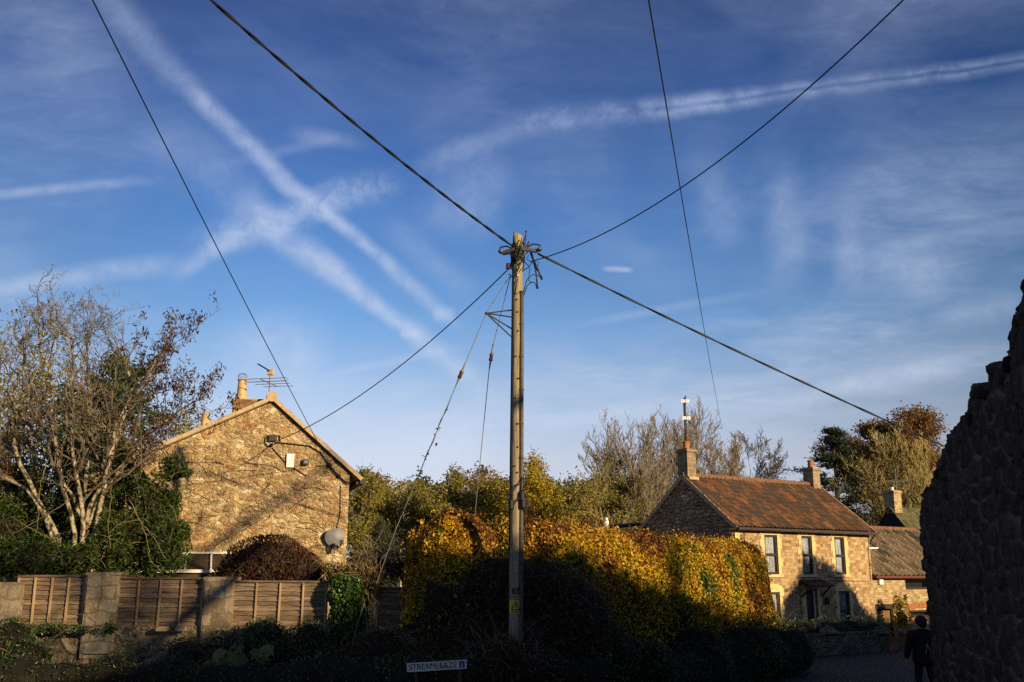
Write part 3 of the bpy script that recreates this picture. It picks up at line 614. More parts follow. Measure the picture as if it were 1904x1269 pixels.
# gable end towards the road: real lumpy rubble
def rubble_panel(name, poly_top, u0, u1, z0, step, su, sv, depth, cols, mort, to3, mat, parent, seed, joint=0.28):
    us = np.arange(u0, u1+step*0.5, step); nz_ = int((max(p[1] for p in poly_top)-z0)/step)+1; T = np.linspace(0, 1, nz_)
    top = np.interp(us, [p[0] for p in poly_top], [p[1] for p in poly_top]); U, TT = np.meshgrid(us, T); Z = z0+(top[None]-z0)*TT
    u_, v_ = U.ravel(), Z.ravel(); P3 = np.stack([u_, v_, np.zeros_like(u_)], 1)
    wx = (vnoise(P3, 1.0/su*0.7, seed)-0.5)*su*0.9; wz = (vnoise(P3+7, 1.0/su*0.7, seed+1)-0.5)*sv*0.9
    f1, f2, cid = voro(u_+wx, v_+wz, su, sv, seed); e = np.clip((f2-f1)/joint, 0, 1); e = e*e*(3-2*e)
    fine = vnoise(P3, 1.0/su*4.5, seed+2, 3)
    d = depth*(e*(0.45+0.9*np.mod(cid*7.3, 1))+0.55*(fine-0.5)*e+0.25*(fine-0.5))
    cols = np.array(cols); k = np.clip(np.mod(cid*3.7, 1)*0.75+vnoise(P3, 1.2, seed+5, 2)*0.25, 0, 0.999)*(len(cols)-1); ki = k.astype(int)
    col = cols[ki]*(1-(k-ki)[:, None])+cols[np.minimum(ki+1, len(cols)-1)]*(k-ki)[:, None]
    mc = np.array(mort)[None]*(0.75+0.5*fine)[:, None]; col = mc*(1-e)[:, None]+col*e[:, None]
    n = len(us); i = (np.arange(nz_-1)[:, None]*n+np.arange(n-1)[None]).ravel(); F = np.stack([i, i+1, i+n+1, i+n], 1)
    V = to3(u_, v_, d)
    return V, F, np.concatenate([col, np.ones((len(col), 1))], 1), n, nz_
# local gable plane: x=0 face looking to -x, run along y from back (DEP2) to front (0)
gt = [(-DEP2, EZ2-0.03), (-DEP2/2, RZ2-0.07), (0, EZ2-0.03)]
V, F, A_, n_, m_ = rubble_panel('gable_wall', gt, -DEP2, 0, 1.2, 0.03, 0.26, 0.15, 0.11,
    [(0.16, 0.105, 0.06), (0.40, 0.28, 0.165), (0.28, 0.21, 0.14), (0.66, 0.54, 0.38)], (0.24, 0.18, 0.11),
    lambda u, v, d: np.stack([-d, -u, v], 1), None, None, 11)
mesh_np('gable_wall', V, F, M['ruin'], h2, smooth=True, attr=A_)
mb = MB(); mb.prism([(0.06, -0.3), (LEN2, -0.3), (LEN2, EZ2-0.03), (0.06, EZ2-0.03)], DEP2-0.02, DEP2)
poly = [(0, EZ2-0.05), (DEP2/2, RZ2-0.09), (DEP2, EZ2-0.05), (DEP2, -0.3), (0, -0.3)]
for x0 in (0.06, LEN2-0.02): mb.add([(x0, y, z) for y, z in poly], [(0, 1, 2, 3, 4)])
mb.box(0.0, 0.05, 0.01, DEP2, -0.3, 1.2)
mb.build('rear_wall', M['annexwall'], h2)
for i, w in enumerate(wins):
    mb = MB(); surround(mb, *w, arch=0.05 if i < 3 else 0.12, seed=i); mb.build('window_surround', M['cream'], h2)
mb = MB(); surround(mb, *door, arch=0.16, sill=False, seed=9); mb.build('door_surround', M['cream'], h2)
mb = MB(); z = 0.0; k = True
while z < EZ2-0.1:                       # corner stones
    h = random.uniform(0.26, 0.38); w = 0.42 if k else 0.24; k = not k
    mb.box(0.01, w, -0.012, 0.1, z+0.004, min(z+h, EZ2-0.05)-0.004); z += h
mb.build('corner_stones', M['cream'], h2)
for w in wins: sash(h2, *w, 0.022)
d_ = MB(); d_.box(door[0]+0.05, door[1]-0.05, 0.16, 0.205, door[2], door[3]-0.05)
for (a, b2) in ((0.15, 0.42), (0.52, 0.9)):
    d_.box(door[0]+0.15, door[1]-0.15, 0.148, 0.16, door[2]+a*1.95, door[2]+b2*1.95)
dd = d_.build('door', M['darkwood'], h2)
fr_ = MB(); fr_.box(door[0], door[0]+0.05, 0.12, 0.22, door[2], door[3]); fr_.box(door[1]-0.05, door[1], 0.12, 0.22, door[2], door[3]); fr_.box(door[0]+0.05, door[1]-0.05, 0.12, 0.22, door[3]-0.05, door[3]); fr_.build('door_frame', M['whitewood'], dd)
kb = MB(); kb.ball((door[0]+0.13, 0.135, 1.05), 0.03); kb.build('handle', M['steel'], dd)
cn = MB(); zc = door[3]+0.16
cn.add([(door[0]-0.35, -0.02, zc+0.20), (door[1]+0.35, -0.02, zc+0.20), (door[1]+0.35, -0.62, zc), (door[0]-0.35, -0.62, zc), (door[0]-0.35, -0.02, zc+0.13), (door[1]+0.35, -0.02, zc+0.13), (door[1]+0.35, -0.62, zc-0.06), (door[0]-0.35, -0.62, zc-0.06)],
       [(0, 3, 2, 1), (4, 5, 6, 7), (0, 1, 5, 4), (1, 2, 6, 5), (2, 3, 7, 6), (3, 0, 4, 7)])
cn.bar((door[0]-0.25, -0.03, zc-0.45), (door[0]-0.25, -0.5, zc-0.05), 0.05); cn.bar((door[1]+0.25, -0.03, zc-0.45), (door[1]+0.25, -0.5, zc-0.05), 0.05)
cn.build('door_canopy', M['charcoal'], h2)
# roof
sl = (RZ2-EZ2)/(DEP2/2)
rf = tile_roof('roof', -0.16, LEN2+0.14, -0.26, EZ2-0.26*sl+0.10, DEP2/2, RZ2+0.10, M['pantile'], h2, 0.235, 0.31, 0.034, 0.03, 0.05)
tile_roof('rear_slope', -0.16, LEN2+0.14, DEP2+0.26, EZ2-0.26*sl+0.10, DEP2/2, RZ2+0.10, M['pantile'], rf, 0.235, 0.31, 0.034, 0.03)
mb = MB()
for i in range(24):
    x0 = -0.16+i*(LEN2+0.30)/24; x1 = x0+(LEN2+0.30)/24-0.012
    mb.tube([(x0, DEP2/2, RZ2+0.075+0.01*(i % 2)), (x1, DEP2/2, RZ2+0.075+0.01*((i+1) % 2))], 0.125, 8)
mb.build('ridge_tiles', M['ridgetile'], rf)
mb = MB()
for s in (0, 1):
    ye = -0.26 if s == 0 else DEP2+0.26
    mb = MB(); mb.bar((-0.14, ye, EZ2-0.26*sl+0.03), (-0.14, DEP2/2, RZ2+0.035), 0.05, 0.16); mb.build('verge', M['verge'], rf); mb = MB(); mb.bar((LEN2+0.12, ye, EZ2-0.26*sl+0.03), (LEN2+0.12, DEP2/2, RZ2+0.035), 0.05, 0.16); mb.build('verge', M['verge'], rf)
mb = MB(); zg = EZ2-0.26*sl+0.03
mb.tube([(-0.15, -0.33, zg), (LEN2+0.13, -0.33, zg-0.03)], 0.06, 8)
for i in range(9): mb.box(i*LEN2/8-0.02, i*LEN2/8+0.02, -0.30, -0.01, zg-0.03, zg+0.01)
mb.box(-0.1, LEN2+0.1, -0.27, -0.245, zg-0.08, zg+0.05)
gu = mb.build('gutter', M['gutter'], h2)
mb = MB(); mb.tube([(0.5, -0.04, zg-0.1), (0.5, -0.04, 0.2)], 0.012, 6); mb.build('telephone_cable', M['black'], h2)
mb = MB(); u5 = LEN2-0.16
mb.tube([(u5+0.15, -0.33, zg-0.02), (u5+0.12, -0.10, zg-0.3), (u5+0.12, -0.06, zg-0.45)], 0.035, 6); mb.tube([(u5, -0.03, zg-0.62), (u5, -0.03, 2.36), (u5-0.4, -0.03, 2.33), (wins[2][0]-1.4, -0.03, 2.36), (wins[2][0]-2.35, -0.03, 2.40), (wins[2][0]-2.38, -0.03, 1.1)], 0.011, 6)
mb.build('wall_cable', M['black'], h2)
mb = MB(); mb.bar((u5+0.0, -0.05, zg-0.62), (u5+0.55, -0.12, zg-0.60), 0.05); mb.build('overflow_pipe', M['white'], h2)
mb = MB(); mb.lathe((door[1]+0.5, -0.09, 1.55), [(0.05, -0.13), (0.09, -0.1), (0.1, 0.08), (0.04, 0.15)], 10); mb.build('wall_lantern', M['black'], h2)
def chimney(parent, x0, x1, y0, y1, z0, z1, mat, pots, name='chimney', cap=0.06):
    mb = MB(); mb.box(x0, x1, y0, y1, z0, z1); mb.box(x0-cap, x1+cap, y0-cap, y1+cap, z1, z1+0.09); mb.box(x0-0.02, x1+0.02, y0-0.02, y1+0.02, z1+0.09, z1+0.14)
    mb.box(x0-0.03, x1+0.03, y0-0.03, y1+0.03, z0, z0+0.03)
    o = mb.build(name, mat, parent)
    for (x, y, r, h, m_) in pots:
        p = MB(); p.lathe((x, y, z1+0.12), [(r*1.12, 0), (r*1.08, h*0.08), (r, h*0.12), (r*0.92, h*0.82), (r*1.1, h*0.86), (r*1.1, h*0.96), (r*0.95, h)], 14); p.build('chimney_pot', m_, o, smooth=False)
    return o
ch = chimney(rf, -0.08, 0.40, DEP2/2-0.28, DEP2/2+0.28, RZ2-0.35, RZ2+1.02, M['chimstone'], [(0.16, DEP2/2, 0.14, 0.34, M['terracotta'])])
chimney(rf, LEN2-0.52, LEN2-0.05, DEP2/2-0.28, DEP2/2+0.28, RZ2-0.35, RZ2+0.72, M['chimstone'], [(LEN2-0.285, DEP2/2, 0.14, 0.36, M['terracotta'])])
mb = MB(); mb.box(-0.11, 0.43, DEP2/2-0.40, DEP2/2+0.32, RZ2-0.12, RZ2+0.0); mb.build('chimney_flashing', M['verge'], ch)
# dark lean-to roof at the back corner and its flue
lt = empty('outhouse', tuple(W(1175, 1000, 44.6).xy)+(0,), A2, 'low dark roofed outhouse behind the long yellow hedge, at the cottage back corner', 'outhouse')
mb = MB(); mb.box(-1.7, 0.9, 0.1, 1.6, 0, 4.2); mb.build('wall', M['annexwall'], lt)
mb = MB(); mb.prism([(-2.0, 4.42), (1.1, 4.78), (1.1, 4.90), (-2.0, 4.52)], -0.1, 1.9); mb.build('roof', M['charcoal'], lt)
P = W(1128, 1000, 42); fl = MB(); fl.lathe((P.x, P.y, 0), [(0.085, 0), (0.085, W(0, 975, 42).z-0.1), (0.10, W(0, 972, 42).z-0.1), (0.10, W(0, 972, 42).z), (0.06, W(0, 963, 42).z)], 10)
tag(fl.build('flue_pipe', M['white'], origin=(P.x, P.y, 0)), 'thin white flue pipe standing up behind the long hedge left of the cottage', 'flue')

# ------------------------------------------------------------------ low annexe on its right
O3 = (O2[0]+math.cos(A2)*(LEN2+0.02)-math.sin(A2)*0.12, O2[1]+math.sin(A2)*(LEN2+0.02)+math.cos(A2)*0.12)
h3 = empty('cottage_annexe', (O3[0], O3[1], 0), A2, 'low stone annexe with brown tiled roof and wooden door, joined to the cottage', 'house')
def fp3(px, py): return plane_hit(O3, A2, px, py)
EZ3 = fp3(1650, 1068)[1]; L3 = 7.0; D3 = 2.5; RZ3 = EZ3+2.05
a, b2 = fp3(1682, 1072.5), fp3(1722, 1096); w1 = (a[0], a[0]+2.0, b2[1], a[1])
a, b2 = fp3(1692, 1135.5), fp3(1724, 1165); w2 = (a[0], a[0]+1.75, 0.75, a[1])
a, b2 = fp3(1629.5, 1132), fp3(1664, 1180); dr = (a[0], b2[0], 0.0, a[1])
mb = MB(); open_wall(mb, 0, L3, -0.3, EZ3, [w1, w2, dr], 0.2); mb.box(0, L3, 4.9, 5.0, -0.3, EZ3)
mb.add([(L3, 0, -0.3), (L3, 5, -0.3), (L3, 5, EZ3), (L3, D3, RZ3-0.05), (L3, 0, EZ3)], [(0, 1, 2, 3, 4)])
mb.build('wall', M['annexwall'], h3)
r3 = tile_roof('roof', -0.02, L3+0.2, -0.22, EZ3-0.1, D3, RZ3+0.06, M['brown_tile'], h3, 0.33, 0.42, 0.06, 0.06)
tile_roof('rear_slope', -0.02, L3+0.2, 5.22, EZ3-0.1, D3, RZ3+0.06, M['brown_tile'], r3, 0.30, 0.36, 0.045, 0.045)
mb = MB()
for i in range(16): mb.tube([(i*0.45, D3, RZ3+0.07), (i*0.45+0.435, D3, RZ3+0.08)], 0.12, 8)
mb.build('ridge_tiles', M['ridgetile'], r3)
mb = MB(); mb.tube([(0, -0.28, EZ3-0.12), (L3+0.2, -0.28, EZ3-0.14)], 0.06, 8); mb.box(0, L3, -0.2, -0.17, EZ3-0.2, EZ3-0.06); mb.build('gutter', M['rednote'], h3)
o = sash(h3, *w1, 0.08, net=False, kind='plain'); o = sash(h3, *w2, 0.08, net=False, kind='plain')
mb = MB(); mb.box(w2[0]-0.1, w2[1]+0.1, -0.10, 0.1, w2[2]-0.14, w2[2]-0.01)
for i in range(22):
    t = i/21; u = w2[0]-0.1+(w2[1]-w2[0]+0.2)*t; mb.bar((u, -0.012, w2[3]+0.005+0.10*math.sin(math.pi*t)), (u+(t-0.5)*0.06, -0.012, w2[3]+0.23+0.10*math.sin(math.pi*t)), 0.075, 0.05, up=(0, 1, 0))
mb.build('brick_arch', M['terracotta'], h3)
d_ = MB(); n = 6
for i in range(n): d_.box(dr[0]+0.08+(dr[1]-dr[0]-0.16)*i/n+0.004, dr[0]+0.08+(dr[1]-dr[0]-0.16)*(i+1)/n-0.004, 0.10, 0.14, 0.02, dr[3]-0.1)
M['oak'] = bark('brown_door_boards', (0.13, 0.08, 0.035), (0.24, 0.155, 0.07), 6, 0.2)
dd = d_.build('door', M['oak'], h3)
fr_ = MB(); fr_.box(dr[0], dr[0]+0.08, 0.03, 0.2, 0, dr[3]); fr_.box(dr[1]-0.08, dr[1], 0.03, 0.2, 0, dr[3]); fr_.box(dr[0]-0.08, dr[1]+0.12, -0.03, 0.2, dr[3]-0.02, dr[3]+0.17); fr_.build('door_frame', M['darkwood'], dd)
a, b2 = fp3(1631.5, 1075), fp3(1639.5, 1087); mb = MB(); mb.box(a[0], b2[0], -0.09, 0.0, b2[1], a[1]); mb.box(a[0]+0.02, b2[0]-0.02, -0.11, -0.09, b2[1]+0.03, a[1]-0.02)
mb.build('alarm_box', M['white'], h3)
a = fp3(1683, 1111); mb = MB(); rg = random.Random(4)
for i in range(5): mb.bar((a[0], -0.02, a[1]), (a[0]+0.15*math.cos(i*1.257), -0.03, a[1]+0.15*math.sin(i*1.257)), 0.045)
mb.ball((a[0], -0.02, a[1]), 0.06); mb.build('wall_tie_plate', M['black'], h3)

# ------------------------------------------------------------------ dark slate-hung gable with chimney further back
Pb = W(1665, 1069, 57); ab = R(36)
h4 = empty('slate_hung_house', (Pb.x, Pb.y, 0), ab, 'black slate hung gable with mossy roof and square chimney, behind the annexe', 'house')
za = W(1665, 944, 57).z; zbb = za-1.85
poly = [(1.5, -0.3), (1.5, zbb), (0, za-0.05), (-1.5, zbb), (-1.5, -0.3)]
mb = MB()
for x0 in (0.0, 8.0): mb.add([(x0, y, z) for y, z in poly], [(0, 1, 2, 3, 4) if x0 else (4, 3, 2, 1, 0)])
mb.box(0.02, 7.98, -1.5, -1.47, -0.3, zbb); mb.box(0.02, 7.98, 1.47, 1.5, -0.3, zbb); mb.build('wall', M['charcoal'], h4)
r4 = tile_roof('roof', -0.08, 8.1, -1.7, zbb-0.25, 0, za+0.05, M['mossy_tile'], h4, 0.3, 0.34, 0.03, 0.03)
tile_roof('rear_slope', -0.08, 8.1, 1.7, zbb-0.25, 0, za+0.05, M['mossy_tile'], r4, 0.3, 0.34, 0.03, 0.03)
chimney(r4, 0.0, 0.72, -0.32, 0.32, za-0.3, W(1665, 917, 57).z, M['annexwall'], [(0.36, 0, 0.1, 0.22, M['white'])])
def aerial(base, h, rot, boom, els, name='television_aerial', label='', loop=True, panel=False, group=None, lean=(0, 0)):
    """mast, boom, cross elements, folded dipole"""
    e = empty(name, base, rot, label, 'aerial', group)
    top = Vector((lean[0], lean[1], h))
    mb = MB(); mb.tube([(0, 0, 0), top], 0.018, 8); mb.build('mast', M['steel'], e)
    zb_ = h*0.62; mb = MB(); mb.bar((-boom*0.5, 0, zb_), (boom*0.5, 0, zb_), 0.022)
    for i in range(els):
        x = -boom*0.5+boom*i/(els-1); L_ = 0.62-0.16*i/(els-1)
        mb.tube([(x, -L_, zb_+0.015), (x, L_, zb_+0.015)], 0.009, 6)
    mb.build('boom', M['steel'], e)
    if loop:
        mb = MB(); L_ = 0.6
        mb.tube([(-boom*0.2, -L_, zb_), (-boom*0.2+0.05, -L_-0.03, zb_+0.04), (-boom*0.2, -L_, zb_+0.09), (-boom*0.2, L_, zb_+0.09), (-boom*0.2+0.05, L_+0.03, zb_+0.04), (-boom*0.2, L_, zb_), (-boom*0.2, -L_, zb_)], 0.009, 6); mb.build('folded_dipole', M['steel'], e)
    if panel:
        mb = MB(); mb.box(-0.04, 0.10, -0.08, 0.08, h-0.06, h+0.09); mb.build('amplifier_box', M['buffpot'], e)
        mb = MB(); mb.bar((-0.55, 0.12, h+0.14), (0.1, -0.02, h+0.02), 0.03); mb.build('upper_boom', M['black'], e)
    return e
Pq = W(1668, 917, 57.2); aerial((Pq.x, Pq.y, za+0.3), 1.9, R(75), 1.1, 5, label='pale television aerial on the square chimney of the slate hung house', loop=False)
# tall thin mast with white boxes, beyond the cottage
Pm = W(1285.5, 1069, 62); zt_ = W(1285, 741, 62).z
h5 = empty('mast', (Pm.x, Pm.y, 0), 0, 'thin tall mast with two pairs of white boxes, rising behind the cottage chimney', 'mast')
mb = MB(); mb.tube([(0, 0, 0), (0, 0, zt_)], 0.085, 8); mb.bar((-0.2, 0, zt_-0.12), (0.24, 0, zt_-0.08), 0.07); mb.tube([(0, 0, zt_-0.1), (0.1, 0, zt_+0.15)], 0.05, 6); mb.build('post', M['barkdark'], h5)
for zz, xs in ((W(0, 747, 62).z, (-0.13, 0.15)), (W(0, 778.5, 62).z, (-0.09, 0.19))):
    for x in xs:
        mb = MB(); mb.box(x-0.115, x+0.115, -0.20, -0.11, zz-0.10, zz+0.10); mb.box(x-0.02, x+0.06, -0.23, -0.20, zz-0.03, zz+0.06); mb.build('equipment_box', M['white'], h5)

# ------------------------------------------------------------------ left house: rubble gable
A1 = R(17); Pa = W(505, 748, 27.0); O1 = (Pa.x, Pa.y); AZ1 = Pa.z
h1 = empty('gable_house', (O1[0], O1[1], 0), A1, 'tall stone house showing a sunlit rubble gable with cement verges and brick chimney', 'house')
def fp1(px, py): return plane_hit(O1, A1, px, py)
er = fp1(650, 880); e2 = fp1(648, 884); ml = fp1(365, 808); sl1 = (AZ1-ml[1])/(0-ml[0]); uL = -4.6; eL = (uL, AZ1+sl1*uL)
LEN1 = 9.0
mb = MB(); poly = [(uL, -0.3), (er[0], -0.3), (er[0], er[1]), (0, AZ1), (uL, eL[1])]
mb.prism(poly, 0.0, LEN1); mb.build('wall', M['gable'], h1)
# roof slabs with thickness
def roof_slab(a, b2, y0, y1, th=0.10):
    v = Vector((b2[0]-a[0], b2[1]-a[1])).normalized(); n = Vector((-v.y, v.x)); n = n if n.y > 0 else -n
    return [(a[0]+n.x*0.02, a[1]+n.y*0.02), (b2[0]+n.x*0.02, b2[1]+n.y*0.02), (b2[0]+n.x*th, b2[1]+n.y*th), (a[0]+n.x*th, a[1]+n.y*th)]
sr = (AZ1-er[1])/er[0]
re_ = (er[0]+0.28, er[1]-0.28*sr); le_ = (uL-0.3, eL[1]-0.3*sl1)
mb = MB(); mb.prism(roof_slab(re_, (0, AZ1), 0, 0), -0.05, LEN1); mb.prism(roof_slab(le_, (0, AZ1), 0, 0), -0.05, LEN1)
rf1 = mb.build('roof', M['brown_tile'], h1)
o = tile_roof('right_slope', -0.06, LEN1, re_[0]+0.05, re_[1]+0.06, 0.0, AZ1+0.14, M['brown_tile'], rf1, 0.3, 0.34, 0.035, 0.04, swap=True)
mb = MB()
def vergebar(a, b2, w, h, y):
    mb.bar((a[0], y, a[1]), (b2[0], y, b2[1]), w, h, up=(0, 1, 0))
for (a, b2) in ((re_, (0.0, AZ1)), (le_, (0.0, AZ1))):
    v = Vector((b2[0]-a[0], b2[1]-a[1])).normalized(); n = Vector((-v.y, v.x)); n = n if n.y > 0 else -n
    q = n*0.085; k = 11; mb = MB()
    for i in range(k):
        s0, s1 = i/k, (i+0.985)/k; y_ = -0.075-0.012*((i*7) % 3)
        p0 = (a[0]+(b2[0]-a[0])*s0+q.x, a[1]+(b2[1]-a[1])*s0+q.y); p1 = (a[0]+(b2[0]-a[0])*s1+q.x, a[1]+(b2[1]-a[1])*s1+q.y)
        mb.bar((p0[0], y_, p0[1]), (p1[0], y_, p1[1]), 0.10, 0.115, up=(0, 1, 0))
    mb.build('verge', M['verge'], rf1)
mb = MB()
for i in range(20): mb.tube([(0.0, -0.14+i*0.45, AZ1+0.14), (0.0, -0.14+i*0.45+0.435, AZ1+0.15)], 0.14 if i else 0.15, 12)
mb.build('ridge_tiles', M['verge'], rf1)
mb = MB(); mb.tube([(re_[0]+0.06, -0.12, re_[1]+0.0), (re_[0]+0.06, LEN1, re_[1]-0.02)], 0.07, 8); mb.box(re_[0]-0.10, re_[0]+0.03, -0.06, LEN1, re_[1]-0.07, re_[1]+0.0)
mb.build('gutter', M['black'], h1)
# big brick chimney just behind the gable, left of the ridge
def back_uz(px, py, back):
    O = (O1[0]-math.sin(A1)*back, O1[1]+math.cos(A1)*back); return plane_hit(O, A1, px, py)
cl, cr = back_uz(434, 742, 0.25), back_uz(513, 752, 0.25)
ck = chimney(rf1, cl[0], cr[0]+0.05, 0.25, 0.95, AZ1-1.4, cl[1]-0.14, M['brick'], [], cap=0.0)
pz = back_uz(449, 741, 0.6); pt = back_uz(449, 706, 0.6)
p = MB(); hh = pt[1]-pz[1]+0.04; p.lathe((pz[0], 0.6, pz[1]-0.04), [(0.145, 0), (0.15, 0.05), (0.135, hh*0.15), (0.125, hh*0.5), (0.135, hh*0.52), (0.122, hh*0.55), (0.115, hh*0.93), (0.135, hh*0.95), (0.135, hh), (0.1, hh)], 16); pot = p.build('chimney_pot', M['buffpot'], ck)
p = MB()
for i in range(10):
    t = i*math.pi/5; p.tube([(pz[0]+0.11*math.cos(t), 0.6+0.11*math.sin(t), pt[1]), (pz[0]+0.13*math.cos(t), 0.6+0.13*math.sin(t), pt[1]+0.1), (pz[0]+0.08*math.cos(t), 0.6+0.08*math.sin(t), pt[1]+0.16), (pz[0], 0.6, pt[1]+0.17)], 0.005, 4)
p.tube([(pz[0]+0.13*math.cos(i*math.pi/6), 0.6+0.13*math.sin(i*math.pi/6), pt[1]+0.08) for i in range(13)], 0.005, 4); p.build('wire_cowl', M['steel'], pot)
p = MB(); p.box(cl[0]+0.02, cr[0]+0.02, 0.27, 0.93, cl[1]-0.03, cl[1]+0.035); p.build('mortar_bed', M['verge'], ck)
c2a, c2b = back_uz(367, 794, 5.0), back_uz(394, 800, 5.0)
ck2 = chimney(rf1, c2a[0], c2b[0], 5.0, 5.6, c2a[1]-1.6, c2a[1]-0.12, M['brick'], [((c2a[0]+c2b[0])/2, 5.3, 0.13, (back_uz(380, 768, 5.3)[1]-c2a[1]), M['buffpot'])], cap=0.03)
# glazed lean-to against the gable foot
la, lb, lc, ld = fp1(300, 1030), fp1(420, 1026), fp1(312, 1063), fp1(420, 1063)
ln = empty('lean_to', (O1[0], O1[1], 0), A1, 'white framed lean-to with dark glazed roof at the foot of the rubble gable', 'lean-to')
dpt = 1.5; zt1 = la[1]; zt0 = zt1-0.42; u0, u1 = la[0]-1.2, lb[0]+0.25
g = MB(); g.add([(u0, -dpt, zt0), (u1, -dpt, zt0), (u1, -0.03, zt1), (u0, -0.03, zt1)], [(0, 1, 2, 3)]); g.add([(u0, -dpt, zt0-0.03), (u1, -dpt, zt0-0.03), (u1, -0.03, zt1-0.03), (u0, -0.03, zt1-0.03)], [(3, 2, 1, 0)])
M['roofglass'] = plain('bronze_roof_sheet', (0.06, 0.042, 0.026), 0.7, 0.15, 3, 0.1); g.build('roof_glazing', M['roofglass'], ln)
g = MB(); nb = 5
for i in range(nb+1):
    u = u0+(u1-u0)*i/nb; g.bar((u, -dpt, zt0+0.03), (u, -0.03, zt1+0.03), 0.04, 0.04)
g.bar((u0-0.03, -dpt-0.03, zt0-0.02), (u1+0.03, -dpt-0.03, zt0-0.02), 0.07, 0.075); g.bar((u0, -0.06, zt1+0.03), (u1, -0.06, zt1+0.03), 0.06, 0.05); g.build('frame', M['whitewood'], ln)
g = MB(); g.box(u0, u1, -dpt+0.02, -0.02, -0.3, 1.0); g.build('base_wall', M['wallstone'], ln)
g = MB(); g.box(u0+0.02, u1-0.02, -dpt, -dpt+0.04, 1.0, zt0-0.09); g.build('side_glazing', M['roofglass'], ln)
# fittings on the gable (each could be unscrewed)
def G3(u, z, y): return Vector((O1[0]+u*math.cos(A1)-y*math.sin(A1), O1[1]+u*math.sin(A1)+y*math.cos(A1), z))
def on_gable(name, px, py, label, cat, group=None):
    u, z = fp1(px, py); return empty(name, G3(u, z, 0), A1, label, cat, group)
e = on_gable('floodlight', 507, 816, 'black square floodlight with looped cable high on the rubble gable', 'light')
mb = MB(); mb.box(-0.105, 0.105, -0.11, -0.05, -0.075, 0.095); mb.build('lamp_head', M['black'], e)
mb = MB(); mb.box(-0.09, 0.09, -0.116, -0.11, -0.06, 0.08); mb.build('lamp_glass', M['roofglass'], e)
mb = MB(); mb.bar((0, -0.06, 0), (0, 0.01, 0), 0.06); mb.build('bracket', M['black'], e)
mb = MB(); mb.tube([(-0.12, -0.05, 0.08), (-0.19, -0.04, 0.02), (-0.20, -0.04, -0.12), (-0.12, -0.04, -0.22), (-0.03, -0.04, -0.21), (0.02, -0.04, -0.15), (0.12, -0.04, -0.13)], 0.014, 6); mb.tube([(0.12, -0.05, 0.07), (0.17, -0.04, 0.09), (0.2, -0.04, -0.05), (0.14, -0.04, -0.12)], 0.014, 6); mb.ball((-0.03, -0.05, -0.19), 0.05); mb.build('looped_cable', M['cable'], e)
e = on_gable('bell_box', 539.5, 857, 'plain white upright box fixed to the rubble gable', 'box')
mb = MB(); mb.box(-0.10, 0.10, -0.075, 0, -0.18, 0.18); mb.build('cover', M['white'], e); mb = MB(); mb.box(-0.09, 0.09, -0.06, 0, -0.20, -0.181); mb.build('lower_rim', M['verge'], e)
e = on_gable('wall_lamp', 568, 860, 'small black cube lamp to the right of the white box on the gable', 'light')
mb = MB(); mb.box(-0.075, 0.075, -0.14, -0.03, -0.075, 0.06); mb.build('lamp_head', M['black'], e); mb = MB(); mb.box(-0.05, 0.05, -0.146, -0.14, -0.04, 0.03); mb.build('lamp_glass', M['dish'], e); mb = MB(); mb.box(-0.03, 0.03, -0.03, 0.005, -0.03, 0.03); mb.build('bracket', M['black'], e)
e = on_gable('satellite_dish', 621, 1000, 'grey oval satellite dish low on the right edge of the rubble gable', 'satellite dish')
mb = MB(); n = 24; k = 5; cx, cz = 0.0, 0.0
V_ = []; 
for j in range(k+1):
    for i in range(n):
        t = 2*math.pi*i/n; rr = j/k; V_.append((0.265*rr*math.cos(t), -0.22+0.07*(rr*rr), 0.245*rr*math.sin(t)))
mb.add(V_, [(j*n+i, j*n+(i+1) % n, (j+1)*n+(i+1) % n, (j+1)*n+i) for j in range(k) for i in range(n)])
mb.add([(x, y+0.012, z) for x, y, z in V_], [((j+1)*n+i, (j+1)*n+(i+1) % n, j*n+(i+1) % n, j*n+i) for j in range(k) for i in range(n)])
mb.build('reflector', M['dish'], e, smooth=True)
mb = MB(); mb.tube([(0.0, -0.2, -0.2), (0.10, -0.42, -0.28), (0.14, -0.5, -0.17)], 0.016, 6); mb.box(0.10, 0.19, -0.56, -0.47, -0.2, -0.08); mb.build('feed_arm', M['black'], e)
mb = MB(); mb.tube([(0, -0.18, 0), (0, -0.1, -0.15), (0, 0.0, -0.2)], 0.025, 8); mb.box(-0.06, 0.06, -0.02, 0.005, -0.32, -0.1); mb.box(0.0, 0.09, -0.36, -0.25, -0.34, -0.22); mb.build('wall_bracket', M['black'], e)
mb = MB(); u_, z_ = fp1(633, 902); uo, zo = fp1(621, 1000)
mb.tube([(u_-uo, -0.02, z_-zo), (u_-uo+0.02, -0.025, z_-zo-0.8), (0.02, -0.03, 0.1)], 0.011, 6); mb.build('downlead', M['cable'], e)
